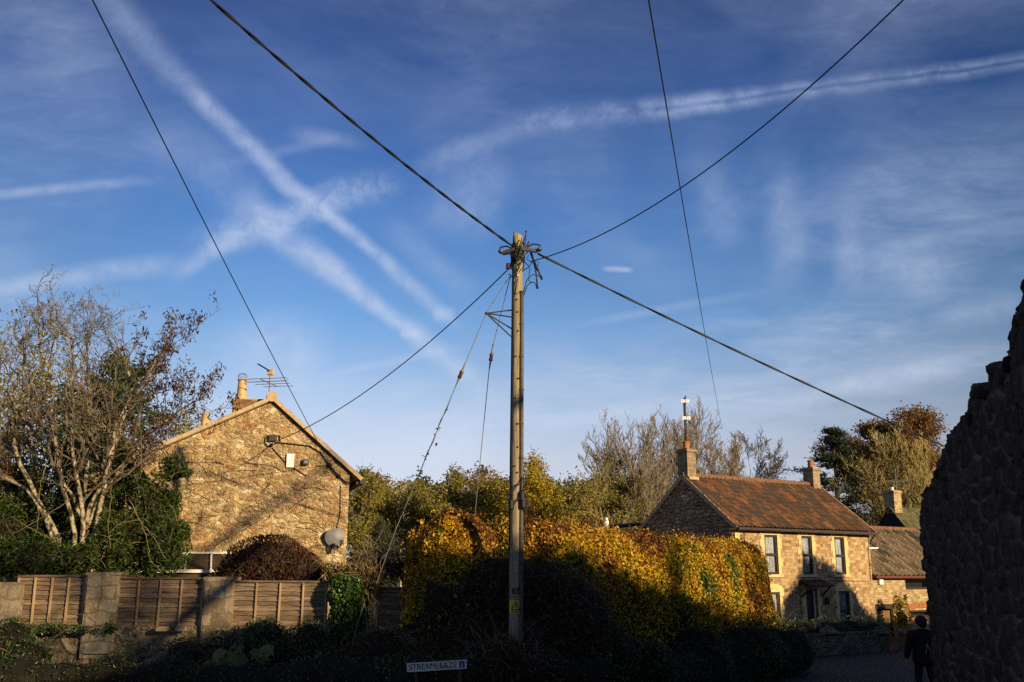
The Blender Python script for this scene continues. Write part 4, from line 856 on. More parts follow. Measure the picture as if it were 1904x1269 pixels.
# cable run under the verge
pts = [fp1(*q) for q in ((512, 823), (540, 826), (575, 830), (596, 842), (612, 866), (630, 886), (643, 897), (652, 897))]
mb = MB(); mb.tube([G3(u, z, -0.035) for u, z in pts], 0.016, 6); mb.tube([G3(u, z-0.05, -0.035) for u, z in pts[4:]], 0.011, 6); mb.ball(G3(*pts[4], -0.05), 0.07); mb.ball(G3(*pts[5], -0.05), 0.06)
tag(mb.build('wall_cable', M['cable'], origin=G3(*pts[0], 0)), 'thick black cable clipped across the gable and down under its right verge', 'cable')
pts = [fp1(*q) for q in ((506, 833), (530, 860), (548, 872), (570, 886))]
mb = MB(); mb.tube([G3(u, z, -0.03) for u, z in pts], 0.011, 6); tag(mb.build('thin_cable', M['cable'], origin=G3(*pts[0], 0)), 'thin black cable slanting down the gable below the floodlight', 'cable')
ub, zb2 = fp1(501, 742); aerial(G3(ub, AZ1+0.1, 0.35), back_uz(498, 693, 0.35)[1]-AZ1-0.1, A1+R(62), 1.15, 4, label='television aerial with folded dipole on the ridge of the rubble gable house', panel=True)
# bare creeper on the gable
rng = np.random.default_rng(21); br = []
for q in range(58):
    u, z = uL+0.6+(er[0]-uL-0.9)*rng.random(), 2.2+rng.random()*3.4; a = rng.normal()*0.5+(math.pi*0.75 if rng.random() < 0.6 else math.pi*0.25); pts = []
    L_ = 0.05
    for i in range(16):
        pts.append((u, z)); a += rng.normal()*0.28; u += math.cos(a)*L_*1.7; z += math.sin(a)*L_
    pts = [p for p in pts if uL+0.1 < p[0] < er[0]-0.05 and p[1] < min(AZ1-0.15-sr*max(p[0], 0), AZ1-0.15+sl1*min(p[0], 0))]
    if len(pts) > 5: br.append((np.array([tuple(G3(a_, c_, -0.02)) for a_, c_ in pts[:6*(len(pts)//6)]][:12 if len(pts) >= 12 else 6]), np.linspace(0.007, 0.003, 12 if len(pts) >= 12 else 6)))
V, F = tubes_geo(br+[(p, r) for p, r in [(b_[0]+np.array([[0.02, 0, 0.015]])*np.arange(len(b_[0]))[:, None], b_[1]*0.7) for b_ in br[::2]]], 4)
tag(mesh_np('creeper', V, F, M['barkdark']), 'bare dark creeper stems spread over the rubble gable', 'creeper')
# ------------------------------------------------------------------ telegraph pole
PY = 18.0; ptop = W(963, 437, PY); pbx = W(957, 1069, PY).x
pole = empty('telegraph_pole', (pbx, PY, 0), 0, 'weathered wooden telegraph pole with tangled black cables at its top', 'pole')
PT = ptop.z; ptx = ptop.x-pbx
def prad(z): return 0.128-0.036*z/PT
def pax(z): return ptx*z/PT
mb = MB(); n = 26; prof = []; k = 18
rg = random.Random(5)
for i in range(n+1):
    z = PT*i/n; c = Vector((pax(z)+rg.uniform(-.004, .004), rg.uniform(-.004, .004), z)); prof.append((c, prad(z)))
b0 = len(mb.v)
for i, (c, r) in enumerate(prof):
    for j in range(k):
        t = 2*math.pi*j/k; rr = r*(1+0.035*math.sin(3*t+i*0.13)+0.02*math.sin(7*t+i*0.3))
        mb.v.append((c.x+rr*math.cos(t), c.y+rr*math.sin(t), c.z+(0.05*math.cos(t)*(-1) if i == n else 0)))
for i in range(n):
    for j in range(k): mb.f.append([i*k+j, i*k+(j+1) % k, (i+1)*k+(j+1) % k, (i+1)*k+j]); mb.m.append(0)
mb.f.append([n*k+j for j in range(k)]); mb.m.append(0)
mb.build('post', M['pole'], pole, smooth=True)
def PP(px, py, dy=0.0):
    p = W(px, py, PY+dy); return Vector((p.x-pbx, dy, p.z))
# conduit up the right side
mb = MB(); zs = [0.3+i*(W(0, 545, PY).z-0.3)/12 for i in range(13)]
mb.tube([(pax(z)+prad(z)*0.80, -prad(z)*0.72, z) for z in zs], 0.040, 8)
for z in zs[1::1]: mb.tube([(pax(z)+prad(z)*0.80, -prad(z)*0.72, z-0.012), (pax(z)+prad(z)*0.80, -prad(z)*0.72, z+0.012)], 0.047, 8)
mb.build('cable_guard', M['conduit'], pole, smooth=True)
mb = MB(); mb.tube([(pax(z)-prad(z)*1.03, -0.02, z) for z in (0.3, 3, 5, 7, W(0, 470, PY).z)], 0.010, 6); mb.build('earth_wire', M['cable'], pole)
# holes and step bolts
for py in (560, 583, 618, 665, 706, 742, 790, 833, 868, 880): 
    z = W(0, py, PY).z; x = 0.01*rg.uniform(-3, 3); mb = MB(); mb.tube([(pax(z)+x, -prad(z)-0.012, z), (pax(z)+x, -prad(z)+0.02, z)], 0.017, 8); mb.build('bolt', M['black'], pole)
# bracket arms
zc_ = W(0, 466, PY).z
for side, (px, py) in ((-1, (931, 470)), (1, (1003, 466))):
    e_ = PP(px, py, -0.06); mb = MB()
    mb.bar((pax(zc_)+side*0.05, -0.09, zc_), (e_.x-side*0.03, e_.y, e_.z-0.01), 0.045, 0.06); mb.bar((pax(zc_)+side*0.04, -0.08, zc_-0.22), (pax(zc_)+side*0.20, -0.07, zc_-0.03), 0.028)
    arm = mb.build('bracket_arm', M['darksteel'], pole)
    mb = MB(); c = Vector((e_.x, e_.y, e_.z)); mb.tube([c+Vector((0, -0.07, 0.02)), c+Vector((0, -0.03, 0.02)), c+Vector((0, 0.03, 0.02)), c+Vector((0, 0.07, 0.02))], [0.03, 0.042, 0.042, 0.03], 10)
    mb.ball((e_.x+side*0.0, e_.y, e_.z+0.03), 0.036); mb.build('insulator', M['insul'], arm, smooth=True)
    mb = MB(); mb.tube([c+Vector((-side*0.22, -0.03, 0.06)), c+Vector((-side*0.12, -0.05, 0.11)), c+Vector((0, -0.05, 0.09)), c+Vector((side*0.04, -0.05, 0)), c+Vector((-side*0.06, -0.05, -0.06)), c+Vector((-side*0.2, -0.05, -0.03))], 0.014, 6); mb.build('clamp_strap', M['cable'], arm)
# tangle of cables
rg = random.Random(12); mb = MB()
for q in range(17):
    z0 = rg.uniform(W(0, 492, PY).z, W(0, 452, PY).z); t0 = rg.uniform(0, 6.28); pts = []; w = rg.uniform(1.2, 3.0)
    for i in range(15):
        z = z0+0.10*math.sin(i*0.6+q)-0.02*i*rg.uniform(-0.2, 1); t = t0+i*w/6; r = prad(z)+0.022+0.018*math.sin(i*1.3+q)
        pts.append((pax(z)+r*math.cos(t), r*math.sin(t), z))
    mb.tube(pts, rg.choice([0.008, 0.010, 0.013]), 6)
for z in (W(0, 478, PY).z, W(0, 484, PY).z): mb.tube([(pax(z)+(prad(z)+0.02)*math.cos(i*math.pi/7), (prad(z)+0.02)*math.sin(i*math.pi/7), z+0.02*math.sin(i)) for i in range(15)], 0.022, 8)
for path in (((968, 470), (962, 480), (958, 500), (962, 520), (957, 548)), ((978, 438), (970, 455), (966, 470), (962, 484)), ((952, 470), (960, 483), (968, 492), (962, 505))):
    mb.tube([PP(x, y, -0.125) for x, y in path], 0.011, 6)
mb.build('cable_tangle', M['cable'], pole, smooth=True)
mb = MB()
for path, r in (([(988, 470), (993, 487), (997, 500), (1001, 504), (1007, 518)], 0.016), ([(986, 470), (993, 490), (997, 510), (999, 534)], 0.014), ([(972, 548), (980, 520), (990, 511), (1000, 512), (1006, 517)], 0.009),
                ([(973, 552), (980, 532), (987, 525), (994, 526), (999, 535)], 0.009), ([(983, 475), (979, 482), (989, 488), (996, 486), (1002, 489), (999, 496)], 0.007), ([(975, 487), (985, 497), (984, 510), (983, 522), (989, 527)], 0.008), ([(970, 505), (982, 498), (990, 488)], 0.009)):
    mb.tube([PP(x, y, -0.04) for x, y in path], r, 6)
for x, y in ((1007, 518), (999, 535)): mb.tube([PP(x-1, y-4, -0.04), PP(x+0.6, y+2, -0.04)], 0.024, 8)
mb.tube([PP(993, 488, -0.04), PP(1000, 503, -0.04)], 0.026, 8)
mb.build('hanging_cable_ends', M['cable'], pole, smooth=True)
mb = MB(); mb.tube([PP(976, 462, 0.02), PP(977, 450, 0.02), PP(978, 432, 0.02)], [0.016, 0.014, 0.012], 6); mb.tube([PP(980, 460, 0), PP(984, 450, 0)], 0.022, 8); mb.ball(PP(978, 431, 0.02), 0.022); mb.build('spare_spike', M['darksteel'], pole)
mb = MB(); a = PP(950, 496, 0); mb.tube([a+Vector((-0.05, 0, 0.06)), a+Vector((-0.05, 0, -0.04))], [0.045, 0.05], 8); mb.bar(a+Vector((-0.05, 0, 0)), a+Vector((0.1, 0, 0)), 0.03); mb.build('drop_insulator', M['rustbrown'], pole)
mb = MB(); a = PP(947, 514, 0); mb.tube([a+Vector((0.035*math.cos(i*0.524), 0, 0.035*math.sin(i*0.524))) for i in range(13)], 0.009, 6); mb.bar(a+Vector((0.035, 0, 0)), a+Vector((0.12, 0, 0.0)), 0.018); mb.build('eye_bolt', M['steel'], pole)
mb = MB(); tip = PP(904, 583, -0.03)
for (x, y, dy) in ((951, 577, 0.05), (952, 590, -0.06), (951, 627, -0.05), (952, 612, 0.06)): mb.tube([tip, PP(x, y, dy)], 0.013, 6)
mb.ball(tip, 0.03); mb.build('stay_outrigger', M['darksteel'], pole)
mb = MB(); mb.box(-0.02, 0.02, -0.118, -0.112, PP(0, 517).z, PP(0, 501).z); o = mb.build('number_strip', M['signwhite'], pole); o.location = (pax(7.9)+0.005, 0.004, 0)
mb = MB(); mb.box(-0.018, 0.018, -0.118, -0.113, PP(0, 526).z, PP(0, 519).z); o = mb.build('small_tag', M['signwhite'], pole); o.location = (pax(7.9)-0.04, 0.02, 0)
# black junction boxes with loops at mid height
for (x, y, side) in ((951, 938, -1), (971, 922, 1), (973, 936, 1)):
    mb = MB(); a = PP(x, y, -0.13); mb.tube([a+Vector((0, 0, -0.10)), a+Vector((0, 0, -0.07)), a+Vector((0, 0, 0.06)), a+Vector((0, 0, 0.10))], [0.035, 0.052, 0.048, 0.02], 10); mb.bar(a, a+Vector((-side*0.05, 0.05, 0)), 0.05); mb.build('junction_box', M['black'], pole)
mb = MB()
for path in ([(951, 928), (953, 915), (960, 905), (967, 898), (973, 890)], [(971, 915), (973, 902), (974, 885)], [(948, 938), (944, 925), (950, 912), (962, 900)], [(974, 930), (980, 938), (979, 950), (972, 945), (968, 934)], [(976, 918), (982, 935), (984, 955)], [(950, 948), (958, 935), (966, 925)]):
    mb.tube([PP(x, y, -0.15) for x, y in path], 0.009, 6)
mb.build('junction_cables', M['cable'], pole, smooth=True)
# yellow warning plates
z0, z1 = PP(0, 1141).z, PP(0, 1116).z; mb = MB(); rr = prad(2.0)+0.010; k = 10; zz = (z0+z1)/2
def plate(z0, z1, half, mat, name, parent, r=0.0):
    m_ = MB(); n = 10; V_ = []
    for z in (z0, z1):
        for i in range(n+1):
            t = -math.pi/2+half*(2*i/n-1); V_.append((pax(zz)+(rr+r)*math.cos(t), (rr+r)*math.sin(t), z))
    m_.add(V_, [(i, i+1, n+2+i, n+1+i) for i in range(n)]); V2 = [(x*1.0, y+0.004, z) for x, y, z in V_]; m_.add(V2, [(n+1+i, n+2+i, i+1, i) for i in range(n)])
    return m_.build(name, mat, parent)
wp = plate(z0, z1, 0.95, M['yellow'], 'warning_plate', pole)
def on_pole(t, z, r=0.004): a = -math.pi/2+t; return (pax(zz)+(rr+r)*math.cos(a), (rr+r)*math.sin(a), z)
mb = MB(); h = z1-z0
tri = [(-0.55, z0+h*0.30), (0.55, z0+h*0.30), (0.0, z0+h*0.93)]
for i in range(3):
    a, b2 = tri[i], tri[(i+1) % 3]; mb.tube([on_pole(a[0]+(b2[0]-a[0])*s/5, a[1]+(b2[1]-a[1])*s/5) for s in range(6)], 0.008, 4)
mb.tube([on_pole(t, z) for t, z in ((0.08, z0+h*0.76), (-0.1, z0+h*0.56), (0.10, z0+h*0.56), (0.0, z0+h*0.38))], 0.006, 4)
for i, w in enumerate((0.7, 0.5)): mb.tube([on_pole(-w+2*w*s/5, z0+h*(0.2-0.11*i)) for s in range(6)], 0.005, 4)
mb.build('warning_symbol', M['black'], wp)
zz = PP(0, 1098).z
np_ = plate(PP(0, 1104).z, PP(0, 1093).z, 0.5, M['black'], 'number_plate', pole)
mb = MB()
for q, zq in ((-0.2, PP(0, 1096).z), (0.0, PP(0, 1101).z)): mb.tube([on_pole(q+0.45*s/4-0.1, zq+0.008*math.sin(s*2)) for s in range(5)], 0.006, 4)
mb.build('digits', M['yellow'], np_)

# ------------------------------------------------------------------ overhead cables and stays: each its own thing
def sagline(p0, p1, sag, n=40):
    return [p0.lerp(p1, i/n)-Vector((0, 0, 4*sag*(i/n)*(1-i/n))) for i in range(n+1)]
def cable(name, pts, r, label, cat='cable', twist=False, group='overhead cables'):
    mb = MB()
    if twist:
        acc = 0
        for ph in (0, math.pi):
            P = []
            for i, p in enumerate(pts):
                d = (pts[min(i+1, len(pts)-1)]-pts[max(i-1, 0)]).normalized(); x = d.cross(Vector((0, 0, 1))).normalized(); y = x.cross(d)
                t = i*0.42+ph; P.append(p+(x*math.cos(t)+y*math.sin(t))*r*0.42)
            mb.tube(P, r*0.66, 6)
    else: mb.tube(pts, r, 6)
    return tag(mb.build(name, M['cable'], smooth=True, origin=pts[0]), label, cat, group)
def extend(a, b2, k, sag=0.0): return a+(b2+Vector((0, 0, 4*sag*(1/k)*(1-1/k)))-a)*k
topL = W(953, 458, PY-0.1)
a = W(392, 0, 11.0); cable('overhead_cable', sagline(topL, extend(topL, a, 1.4, 0.20), 0.20, 160), 0.023, 'thick twisted black cable from the pole top to the upper left', twist=True)
a = W(1753, 829, 21.5); topR = W(1000, 472, PY-0.1); cable('overhead_cable', sagline(topR, extend(topR, a, 1.35, 0.12), 0.12, 120), 0.022, 'thick twisted black cable dropping right from the pole to behind the dark wall', twist=True)
b_ = W(985, 487, PY-0.08); a = W(1685, -5, 10.0); cable('overhead_cable', sagline(b_, extend(b_, a, 1.45, 1.05), 1.05, 60), 0.010, 'thin black cable curving from the pole top to the upper right')
u, z = fp1(510, 822); b_ = G3(u, z, -0.05); a = W(946, 500, PY); cable('overhead_cable', sagline(a, b_, 0.42, 50), 0.012, 'thin black cable sagging from the pole to the floodlight bracket on the left gable')
u, z = fp1(612, 864); b_ = G3(u, z, -0.08); a = W(172, 0, 9.0); cable('overhead_cable', sagline(extend(b_, a, 1.3, 0.10), b_, 0.10, 60), 0.008, 'thin black cable from upper left across the aerial to the gable right verge')
b_ = W(1341, 790, 66); a = W(1206, 0, 9.0); cable('overhead_cable', sagline(extend(b_, a, 1.1, 0.25), b_, 0.25, 60), 0.009, 'thin black line dropping steeply to the bare trees behind the cottage')
def stay(name, pts, ins_t, label, leaves=False):
    e = empty(name, pts[0], 0, label, 'stay wire', 'stay wires of the pole'); o_ = pts[0]
    mb = MB()
    for a, b2 in zip(pts[:-1], pts[1:]): mb.tube([a-o_, b2-o_], 0.008, 6)
    mb.build('wire', M['steel'], e)
    c = ins_t[0].lerp(ins_t[1], ins_t[2])-o_; d = (ins_t[1]-ins_t[0]).normalized()
    mb = MB(); mb.tube([c-d*0.075, c-d*0.06, c-d*0.02, c+d*0.02, c+d*0.06, c+d*0.075], [0.025, 0.042, 0.034, 0.034, 0.042, 0.025], 8); mb.build('insulator', M['rustbrown'], e, smooth=True)
    mb = MB(); mb.tube([c-d*0.25, c-d*0.07], [0.009, 0.022], 6); mb.tube([c+d*0.07, c+d*0.25], [0.022, 0.009], 6); mb.build('binding', M['steel'], e)
    return e
s1 = [W(947, 515, 18.0), W(904, 583, 17.97), W(735, 987, 18.6), W(700, 1085, 18.9)]
st1 = stay('stay_wire', s1, (s1[1], s1[2], 0.285), 'stay wire with bent top over the outrigger and creeper leaves climbing it')
rng = np.random.default_rng(31); P = []
for i in range(34):
    t = 0.40+0.44*rng.random()**0.8; p = np.array(s1[1].lerp(s1[2], t)-s1[0])+rng.normal(size=3)*np.array([0.045, 0.03, 0.02]); P.append(p)
V, F = leaf_geo(np.array(P), 0.085, rng, aspect=0.6, droop=0.4); mesh_np('climbing_leaves', V, F, M['darkgreen'], st1)
V, F = tubes_geo([poly_branch([s1[1].lerp(s1[2], 0.40+0.05*i)-s1[0]+Vector((0.018*math.sin(i*2.1), 0.018*math.cos(i*2.1), 0)) for i in range(12)], 0.008, 0.006, 24)], 4); mesh_np('climbing_stem', V, F, M['barkdark'], st1)
s2 = [W(949, 513, 18.0), W(912, 662, 18.3), W(884, 948, 19.3), W(878, 1000, 19.5)]
stay('stay_wire', s2, (s2[0].lerp(s2[1], 0.9), s2[1].lerp(s2[2], 0.1), 0.4), 'nearly upright stay wire running down into the top of the yellow hedge')

# ------------------------------------------------------------------ the dark ruined wall on the right
AW = math.atan2(1.0, 0.296); OW = (W(1737, 1069, 15).x, 15.0)       # far end; u runs away from us, so near parts have negative u
sil = [(1712, 960), (1714, 925), (1722, 905), (1736, 888), (1745, 868), (1752, 858), (1757, 842), (1761, 838), (1763, 812), (1771, 806), (1776, 786), (1793, 770), (1797, 756), (1806, 752), (1809, 728), (1818, 718), (1822, 694), (1843, 690), (1847, 668), (1854, 660), (1868, 655), (1873, 640), (1882, 626), (1884, 612), (1880, 590), (1886, 572), (1904, 560)]
prof = []
for px, py in sil:
    u, z = plane_hit(OW, AW, max(px, 1716), py); prof.append((u, z-0.10))
prof = sorted(prof); u_near = prof[0][0]; z_near = prof[0][1]
prof = [(-22.0, z_near+0.4), (u_near-4, z_near+0.5), (u_near-1, z_near+0.25)]+prof
nrmW = Vector((math.sin(AW), -math.cos(AW), 0))           # points right of the run
wall_o = empty('ruined_wall', (OW[0], OW[1], 0), 0, 'tall dark rubble wall with ragged stepped top at the right edge of the road', 'wall')
uend = prof[-1][0]
def to3w(u, v, d):
    edge = np.clip((u-(uend-0.25))/0.25, 0, 1)
    lean = 0.0
    x = u*math.cos(AW)-nrmW.x*d; y = u*math.sin(AW)-nrmW.y*d
    return np.stack([x, y, v], 1)
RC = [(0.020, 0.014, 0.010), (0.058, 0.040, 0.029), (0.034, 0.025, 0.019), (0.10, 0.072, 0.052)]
u_vis = u_near-5.0
V, F, A_, n_, m_ = rubble_panel('face', prof, u_vis, uend, -0.1, 0.030, 0.42, 0.22, 0.065, RC, (0.21, 0.16, 0.122), to3w, None, None, 41, joint=0.17)
rw_ = [V]; FF = [F]; AT = [A_]
# top skirt and far end going back into the wall
top_row = V[(m_-1)*n_:(m_)*n_]; last_col = V[n_-1::n_]
for row, flip in ((top_row, False), (last_col, True)):
    q = len(np.concatenate(rw_)); L_ = len(row); steps = 6; P = []
    for s in range(steps+1):
        off = np.array([nrmW.x, nrmW.y, 0])*0.6*s/steps; jit = (vnoise(row+s*3.7, 4.0, 77, 2)[:, None]-0.5)*(0.16 if 0 < s else 0)*np.array([[0.5, 0.5, 1.0 if not flip else 0.2]])
        P.append(row+off+jit)
    P = np.concatenate(P); i = (np.arange(steps)[:, None]*L_+np.arange(L_-1)[None]).ravel()+q
    f = np.stack([i, i+1, i+L_+1, i+L_], 1); f = f if not flip else f[:, ::-1]; rw_.append(P); FF.append(f)
    AT.append(np.concatenate([np.array([RC[int(k*3.99)] for k in _h((P[:, 0]*5).astype(int), (P[:, 1]*5).astype(int), (P[:, 2]*7).astype(int), 3)]), np.ones((len(P), 1))], 1))
mesh_np('wall_face', np.concatenate(rw_), np.concatenate(FF), M['ruin'], wall_o, smooth=True, attr=np.concatenate(AT))
# loose coping stones along the broken top
rng = np.random.default_rng(5); mbv, mbf, mba = [], [], []; q = 0
us = np.arange(u_vis, uend-0.05, 0.085)
for u in us:
    z = np.interp(u, [p[0] for p in prof], [p[1] for p in prof]); 
    for rep in range(2):
        s = rng.uniform(0.04, 0.09); m_ = MB(); m_.ball((0, 0, 0), 1.0, 8); P = np.array(m_.v); P = np.sign(P)*np.abs(P)**0.42
        P = P*(1+0.35*(vnoise(P*1.3+rng.random()*50, 1.0, 9)[:, None]-0.5))*s*np.array([1.1, 1.3, rng.uniform(0.55, 0.95)])
        a = rng.random()*6.3; ca, sa = math.cos(a), math.sin(a); P = np.stack([P[:, 0]*ca-P[:, 1]*sa, P[:, 0]*sa+P[:, 1]*ca, P[:, 2]], 1)
        uu = u+rng.normal()*0.05; back = rng.uniform(-0.02, 0.45)
        P = P+np.array([uu*math.cos(AW)+nrmW.x*back, uu*math.sin(AW)+nrmW.y*back, z-0.04+rng.uniform(-0.10, 0.03)])
        mbv.append(P); mbf.append(np.array(m_.f)+q); q += len(P); mba.append(np.tile(np.array(list(RC[rng.integers(4)])+[1.0]), (len(P), 1)))
mesh_np('coping_stones', np.concatenate(mbv), np.concatenate(mbf), M['ruin'], wall_o, smooth=True, attr=np.concatenate(mba))
mb = MB(); a0 = Vector((0, 0, 0))
for (ua, ub_, th0, th1) in ((-22, u_vis, -0.02, 0.6), (u_vis, uend-0.02, 0.10, 0.62)):
    za_, zb_ = (z_near+0.4 if ua < -20 else z_near-0.2), np.interp(ub_, [p[0] for p in prof], [p[1] for p in prof])-0.25
    us_ = np.linspace(ua, ub_, 24)
    for i in range(23):
        zt0_, zt1_ = [np.interp(x, [p[0] for p in prof], [p[1] for p in prof])-(0.0 if ua < -20 else 0.22) for x in us_[i:i+2]]
        def q3(u, d, z): return (u*math.cos(AW)+nrmW.x*d, u*math.sin(AW)+nrmW.y*d, z)
        mb.add([q3(us_[i], th0, -.1), q3(us_[i+1], th0, -.1), q3(us_[i+1], th1, -.1), q3(us_[i], th1, -.1), q3(us_[i], th0, zt0_), q3(us_[i+1], th0, zt1_), q3(us_[i+1], th1, zt1_), q3(us_[i], th1, zt0_)],
               [(0, 3, 2, 1), (4, 5, 6, 7), (0, 1, 5, 4), (2, 3, 7, 6)]+([(3, 0, 4, 7)] if i == 0 else [])+([(1, 2, 6, 5)] if i == 22 else []))
mb.build('wall_core', M['barnstone'], wall_o)

# ------------------------------------------------------------------ garden wall, piers and fence panels on the left
def at(px, py, Y): return W(px, py, Y)
GY = 19.6
gw = empty('garden_wall', (W(300, 1069, GY).x, GY, 0), 0, 'weathered stone garden wall with square piers between the fence panels', 'wall')
gx = gw.location.x
mb = MB(); segs = [(-60, 40, 1068, 0.0)]
xL = W(-200, 1069, GY).x-gx; xR = W(860, 1069, GY).x-gx
zt_w = W(0, 1163, GY).z
mb.box(xL, xR, 0.0, 0.5, -0.1, zt_w)
g = np.random.default_rng(2)
mb.build('wall', M['wallstone'], gw)
V = []; uu = np.arange(xL, xR, 0.05); zz_ = np.arange(0.0, zt_w+0.001, 0.05); U, Z = np.meshgrid(uu, zz_); P3 = np.stack([U.ravel(), Z.ravel(), 0*U.ravel()], 1)
d = 0.06*vnoise(P3, 3.2, 4, 3)+0.05
V = np.stack([U.ravel(), -d, Z.ravel()], 1); n = len(uu); i = (np.arange(len(zz_)-1)[:, None]*n+np.arange(n-1)[None]).ravel()
mesh_np('wall_facing', V, np.stack([i, i+1, i+n+1, i+n], 1), M['wallstone'], gw, smooth=True)
for (x0, x1, yt, kind) in ((-40, 38, 1078, 0), (166, 218, 1064, 1), (384, 431, 1073, 1)):
    a, b2 = W(x0, yt, GY-0.15), W(x1, yt, GY-0.15); mb = MB()
    xa, xb, zt2 = a.x-gx, b2.x-gx, a.z; n = 6; zs = np.linspace(zt_w-0.5, zt2-0.05, 10); us_ = np.linspace(xa, xb, 8)
    U, Z = np.meshgrid(us_, zs); dd_ = 0.05*vnoise(np.stack([U.ravel(), Z.ravel(), U.ravel()*0], 1), 4.0, 8, 2)
    mb.box(xa+0.02, xb-0.02, -0.12, 0.3, zt_w-0.6, zt2-0.06)
    if kind: mb.box(xa-0.04, xb+0.05, -0.2, 0.34, zt2-0.06, zt2)
    mb.add([(u, -0.16-d_, z) for u, d_, z in zip(U.ravel(), dd_, Z.ravel())], [(r*8+c, r*8+c+1, (r+1)*8+c+1, (r+1)*8+c) for r in range(9) for c in range(7)])
    for xx, f in ((xa, -1), (xb, 1)): mb.box(xx-0.03 if f < 0 else xx-0.03, xx+0.03, -0.17, 0.28, zt_w-0.6, zt2-0.07)
    mb.build('pier', M['pierstone'], gw)
def fence_panel(x0, x1, yt0, yt1, yb, label, nb, Y=GY, first=True):
    a, b2 = W(x0, yt0, Y), W(x1, yt1, Y); zb_ = W(0, yb, Y).z; L_ = (b2-a).length; L_ = b2.x-a.x
    e = empty('fence_panel', (a.x, Y, zb_), 0, label, 'fence panel', 'lapped wooden fence panels on the garden wall'); h0, h1_ = a.z-zb_, b2.z-zb_
    mb = MB(); rg = random.Random(int(x0)); nbd = 10
    for i in range(nbd):
        f0, f1 = i/nbd, (i+1.18)/nbd
        def zz2(x, f): return (h0+(h1_-h0)*x/L_)*min(f, 0.985)
        n = 14; V_ = []
        for j in range(n+1):
            x = L_*j/n; w = 0.006*math.sin(j*0.5+i*2.3)+0.004*rg.uniform(-1, 1)
            V_ += [(x, -0.024+0.006*math.sin(x*5+i), zz2(x, f0)+w*1.4), (x, 0.012, zz2(x, f1)+w*0.5)]
        mb.add(V_, [(2*j, 2*j+2, 2*j+3, 2*j+1) for j in range(n)])
        mb.add([(x, y+0.008, z) for x, y, z in V_], [(2*j+1, 2*j+3, 2*j+2, 2*j) for j in range(n)])
    mb.build('boards', M['fence'], e)
    for i in range(nb):
        x = 0.03+(L_-0.06)*i/(nb-1); ht = h0+(h1_-h0)*x/L_; mb = MB(); mb.bar((x, -0.035, 0), (x+0.012*math.sin(x0+i), -0.035, ht-0.03), 0.042, 0.03); mb.build('batten', M['fencebatten'], e)
    mb = MB(); mb.bar((-0.01, -0.01, h0), (L_+0.01, -0.01, h1_), 0.075, 0.035); mb.build('top_rail', M['fence'], e)
    mb = MB(); mb.bar((0, -0.02, 0.0), (L_, -0.02, 0.0), 0.05, 0.05); mb.build('bottom_rail', M['fence'], e)
fence_panel(36, 164, 1071, 1071, 1160, 'leftmost lapped wooden fence panel, beside the pier under the bare tree', 5)
fence_panel(219, 382, 1075, 1076, 1166, 'lapped wooden fence panel between the two stone piers, below the lean-to', 5)
fence_panel(433, 611, 1081, 1082, 1172, 'pale lapped wooden fence panel under the domed bronze bush', 5)
fence_panel(700, 800, 1093, 1094, 1175, 'shaded lapped wooden fence panel right of the ivy, behind hanging vines', 3)
mb = MB()
for (x0, x1) in ((290, 311), (326, 341)):
    a, b2 = W(x0, 1167, GY-0.35), W(x1, 1174, GY-0.35)
    m_ = MB(); m_.box(a.x, b2.x, a.y, a.y+0.18, b2.z, a.z); m_.box(a.x+0.02, b2.x-0.02, a.y+0.02, a.y+0.15, a.z, a.z+0.012)
    tag(m_.build('concrete_block', M['verge'], origin=((a.x+b2.x)/2, a.y, b2.z)), 'larger pale block lying on the wall below the middle fence panel' if x0 == 290 else 'smaller pale block to the right of the larger one on the garden wall', 'block', 'pale blocks on the garden wall')

# ------------------------------------------------------------------ street name sign
a, b2 = W(757, 1242, 17.6), W(870, 1235, 17.3); ang = math.atan2(b2.y-a.y, b2.x-a.x)
L_ = math.hypot(b2.x-a.x, b2.y-a.y); hs = 0.145
sg = empty('street_sign', (a.x, a.y, a.z-hs/2), ang, 'low white street name sign in the shade at the foot of the dark bushes', 'sign')
sg.rotation_euler = (0, -math.atan2(b2.z-a.z, L_), ang)
mb = MB(); mb.prism([(0.0, 0), (L_-0.02, 0), (L_, hs), (0.0, hs)], 0, 0.012); mb.build('plate', M['signwhite'], sg)
mb = MB(); 
for x in (0.15, L_-0.15): mb.box(x-0.03, x+0.03, 0.015, 0.05, -0.6, hs-0.02)
mb.build('posts', M['black'], sg)
def text(s, x, z, size, mat, parent, y, width=None):
    cu = bpy.data.curves.new('lettering', 'FONT'); cu.body = s; cu.size = size; cu.align_x = 'LEFT'; cu.align_y = 'CENTER'; cu.extrude = 0.001
    tmp = bpy.data.objects.new('lettering', cu); link(tmp); bpy.context.view_layer.update()
    me = bpy.data.meshes.new_from_object(tmp.evaluated_get(bpy.context.evaluated_depsgraph_get())); w = tmp.dimensions.x
    bpy.data.objects.remove(tmp); me.materials.clear(); me.materials.append(mat)
    o = bpy.data.objects.new('lettering', me); link(o, parent); o.rotation_euler = (R(90), 0, 0); o.location = (x, y, z)
    if width: o.scale = (width/w, 1, 1)
    return o
text('STREAMLEAZE', 0.035, hs*0.49, 0.135, M['black'], sg, -0.002, L_*0.79)
mb = MB(); mb.box(L_*0.865, L_*0.955, -0.004, -0.001, hs*0.14, hs*0.86); bp = mb.build('blue_panel', M['blue'], sg)
mb = MB(); mb.box(L_*0.903, L_*0.917, -0.0065, -0.0045, hs*0.2, hs*0.60); mb.build('road_symbol', M['signwhite'], bp)
mb = MB(); mb.box(L_*0.89, L_*0.93, -0.0068, -0.0045, hs*0.60, hs*0.72); mb.build('dead_end_bar', M['red'], bp)

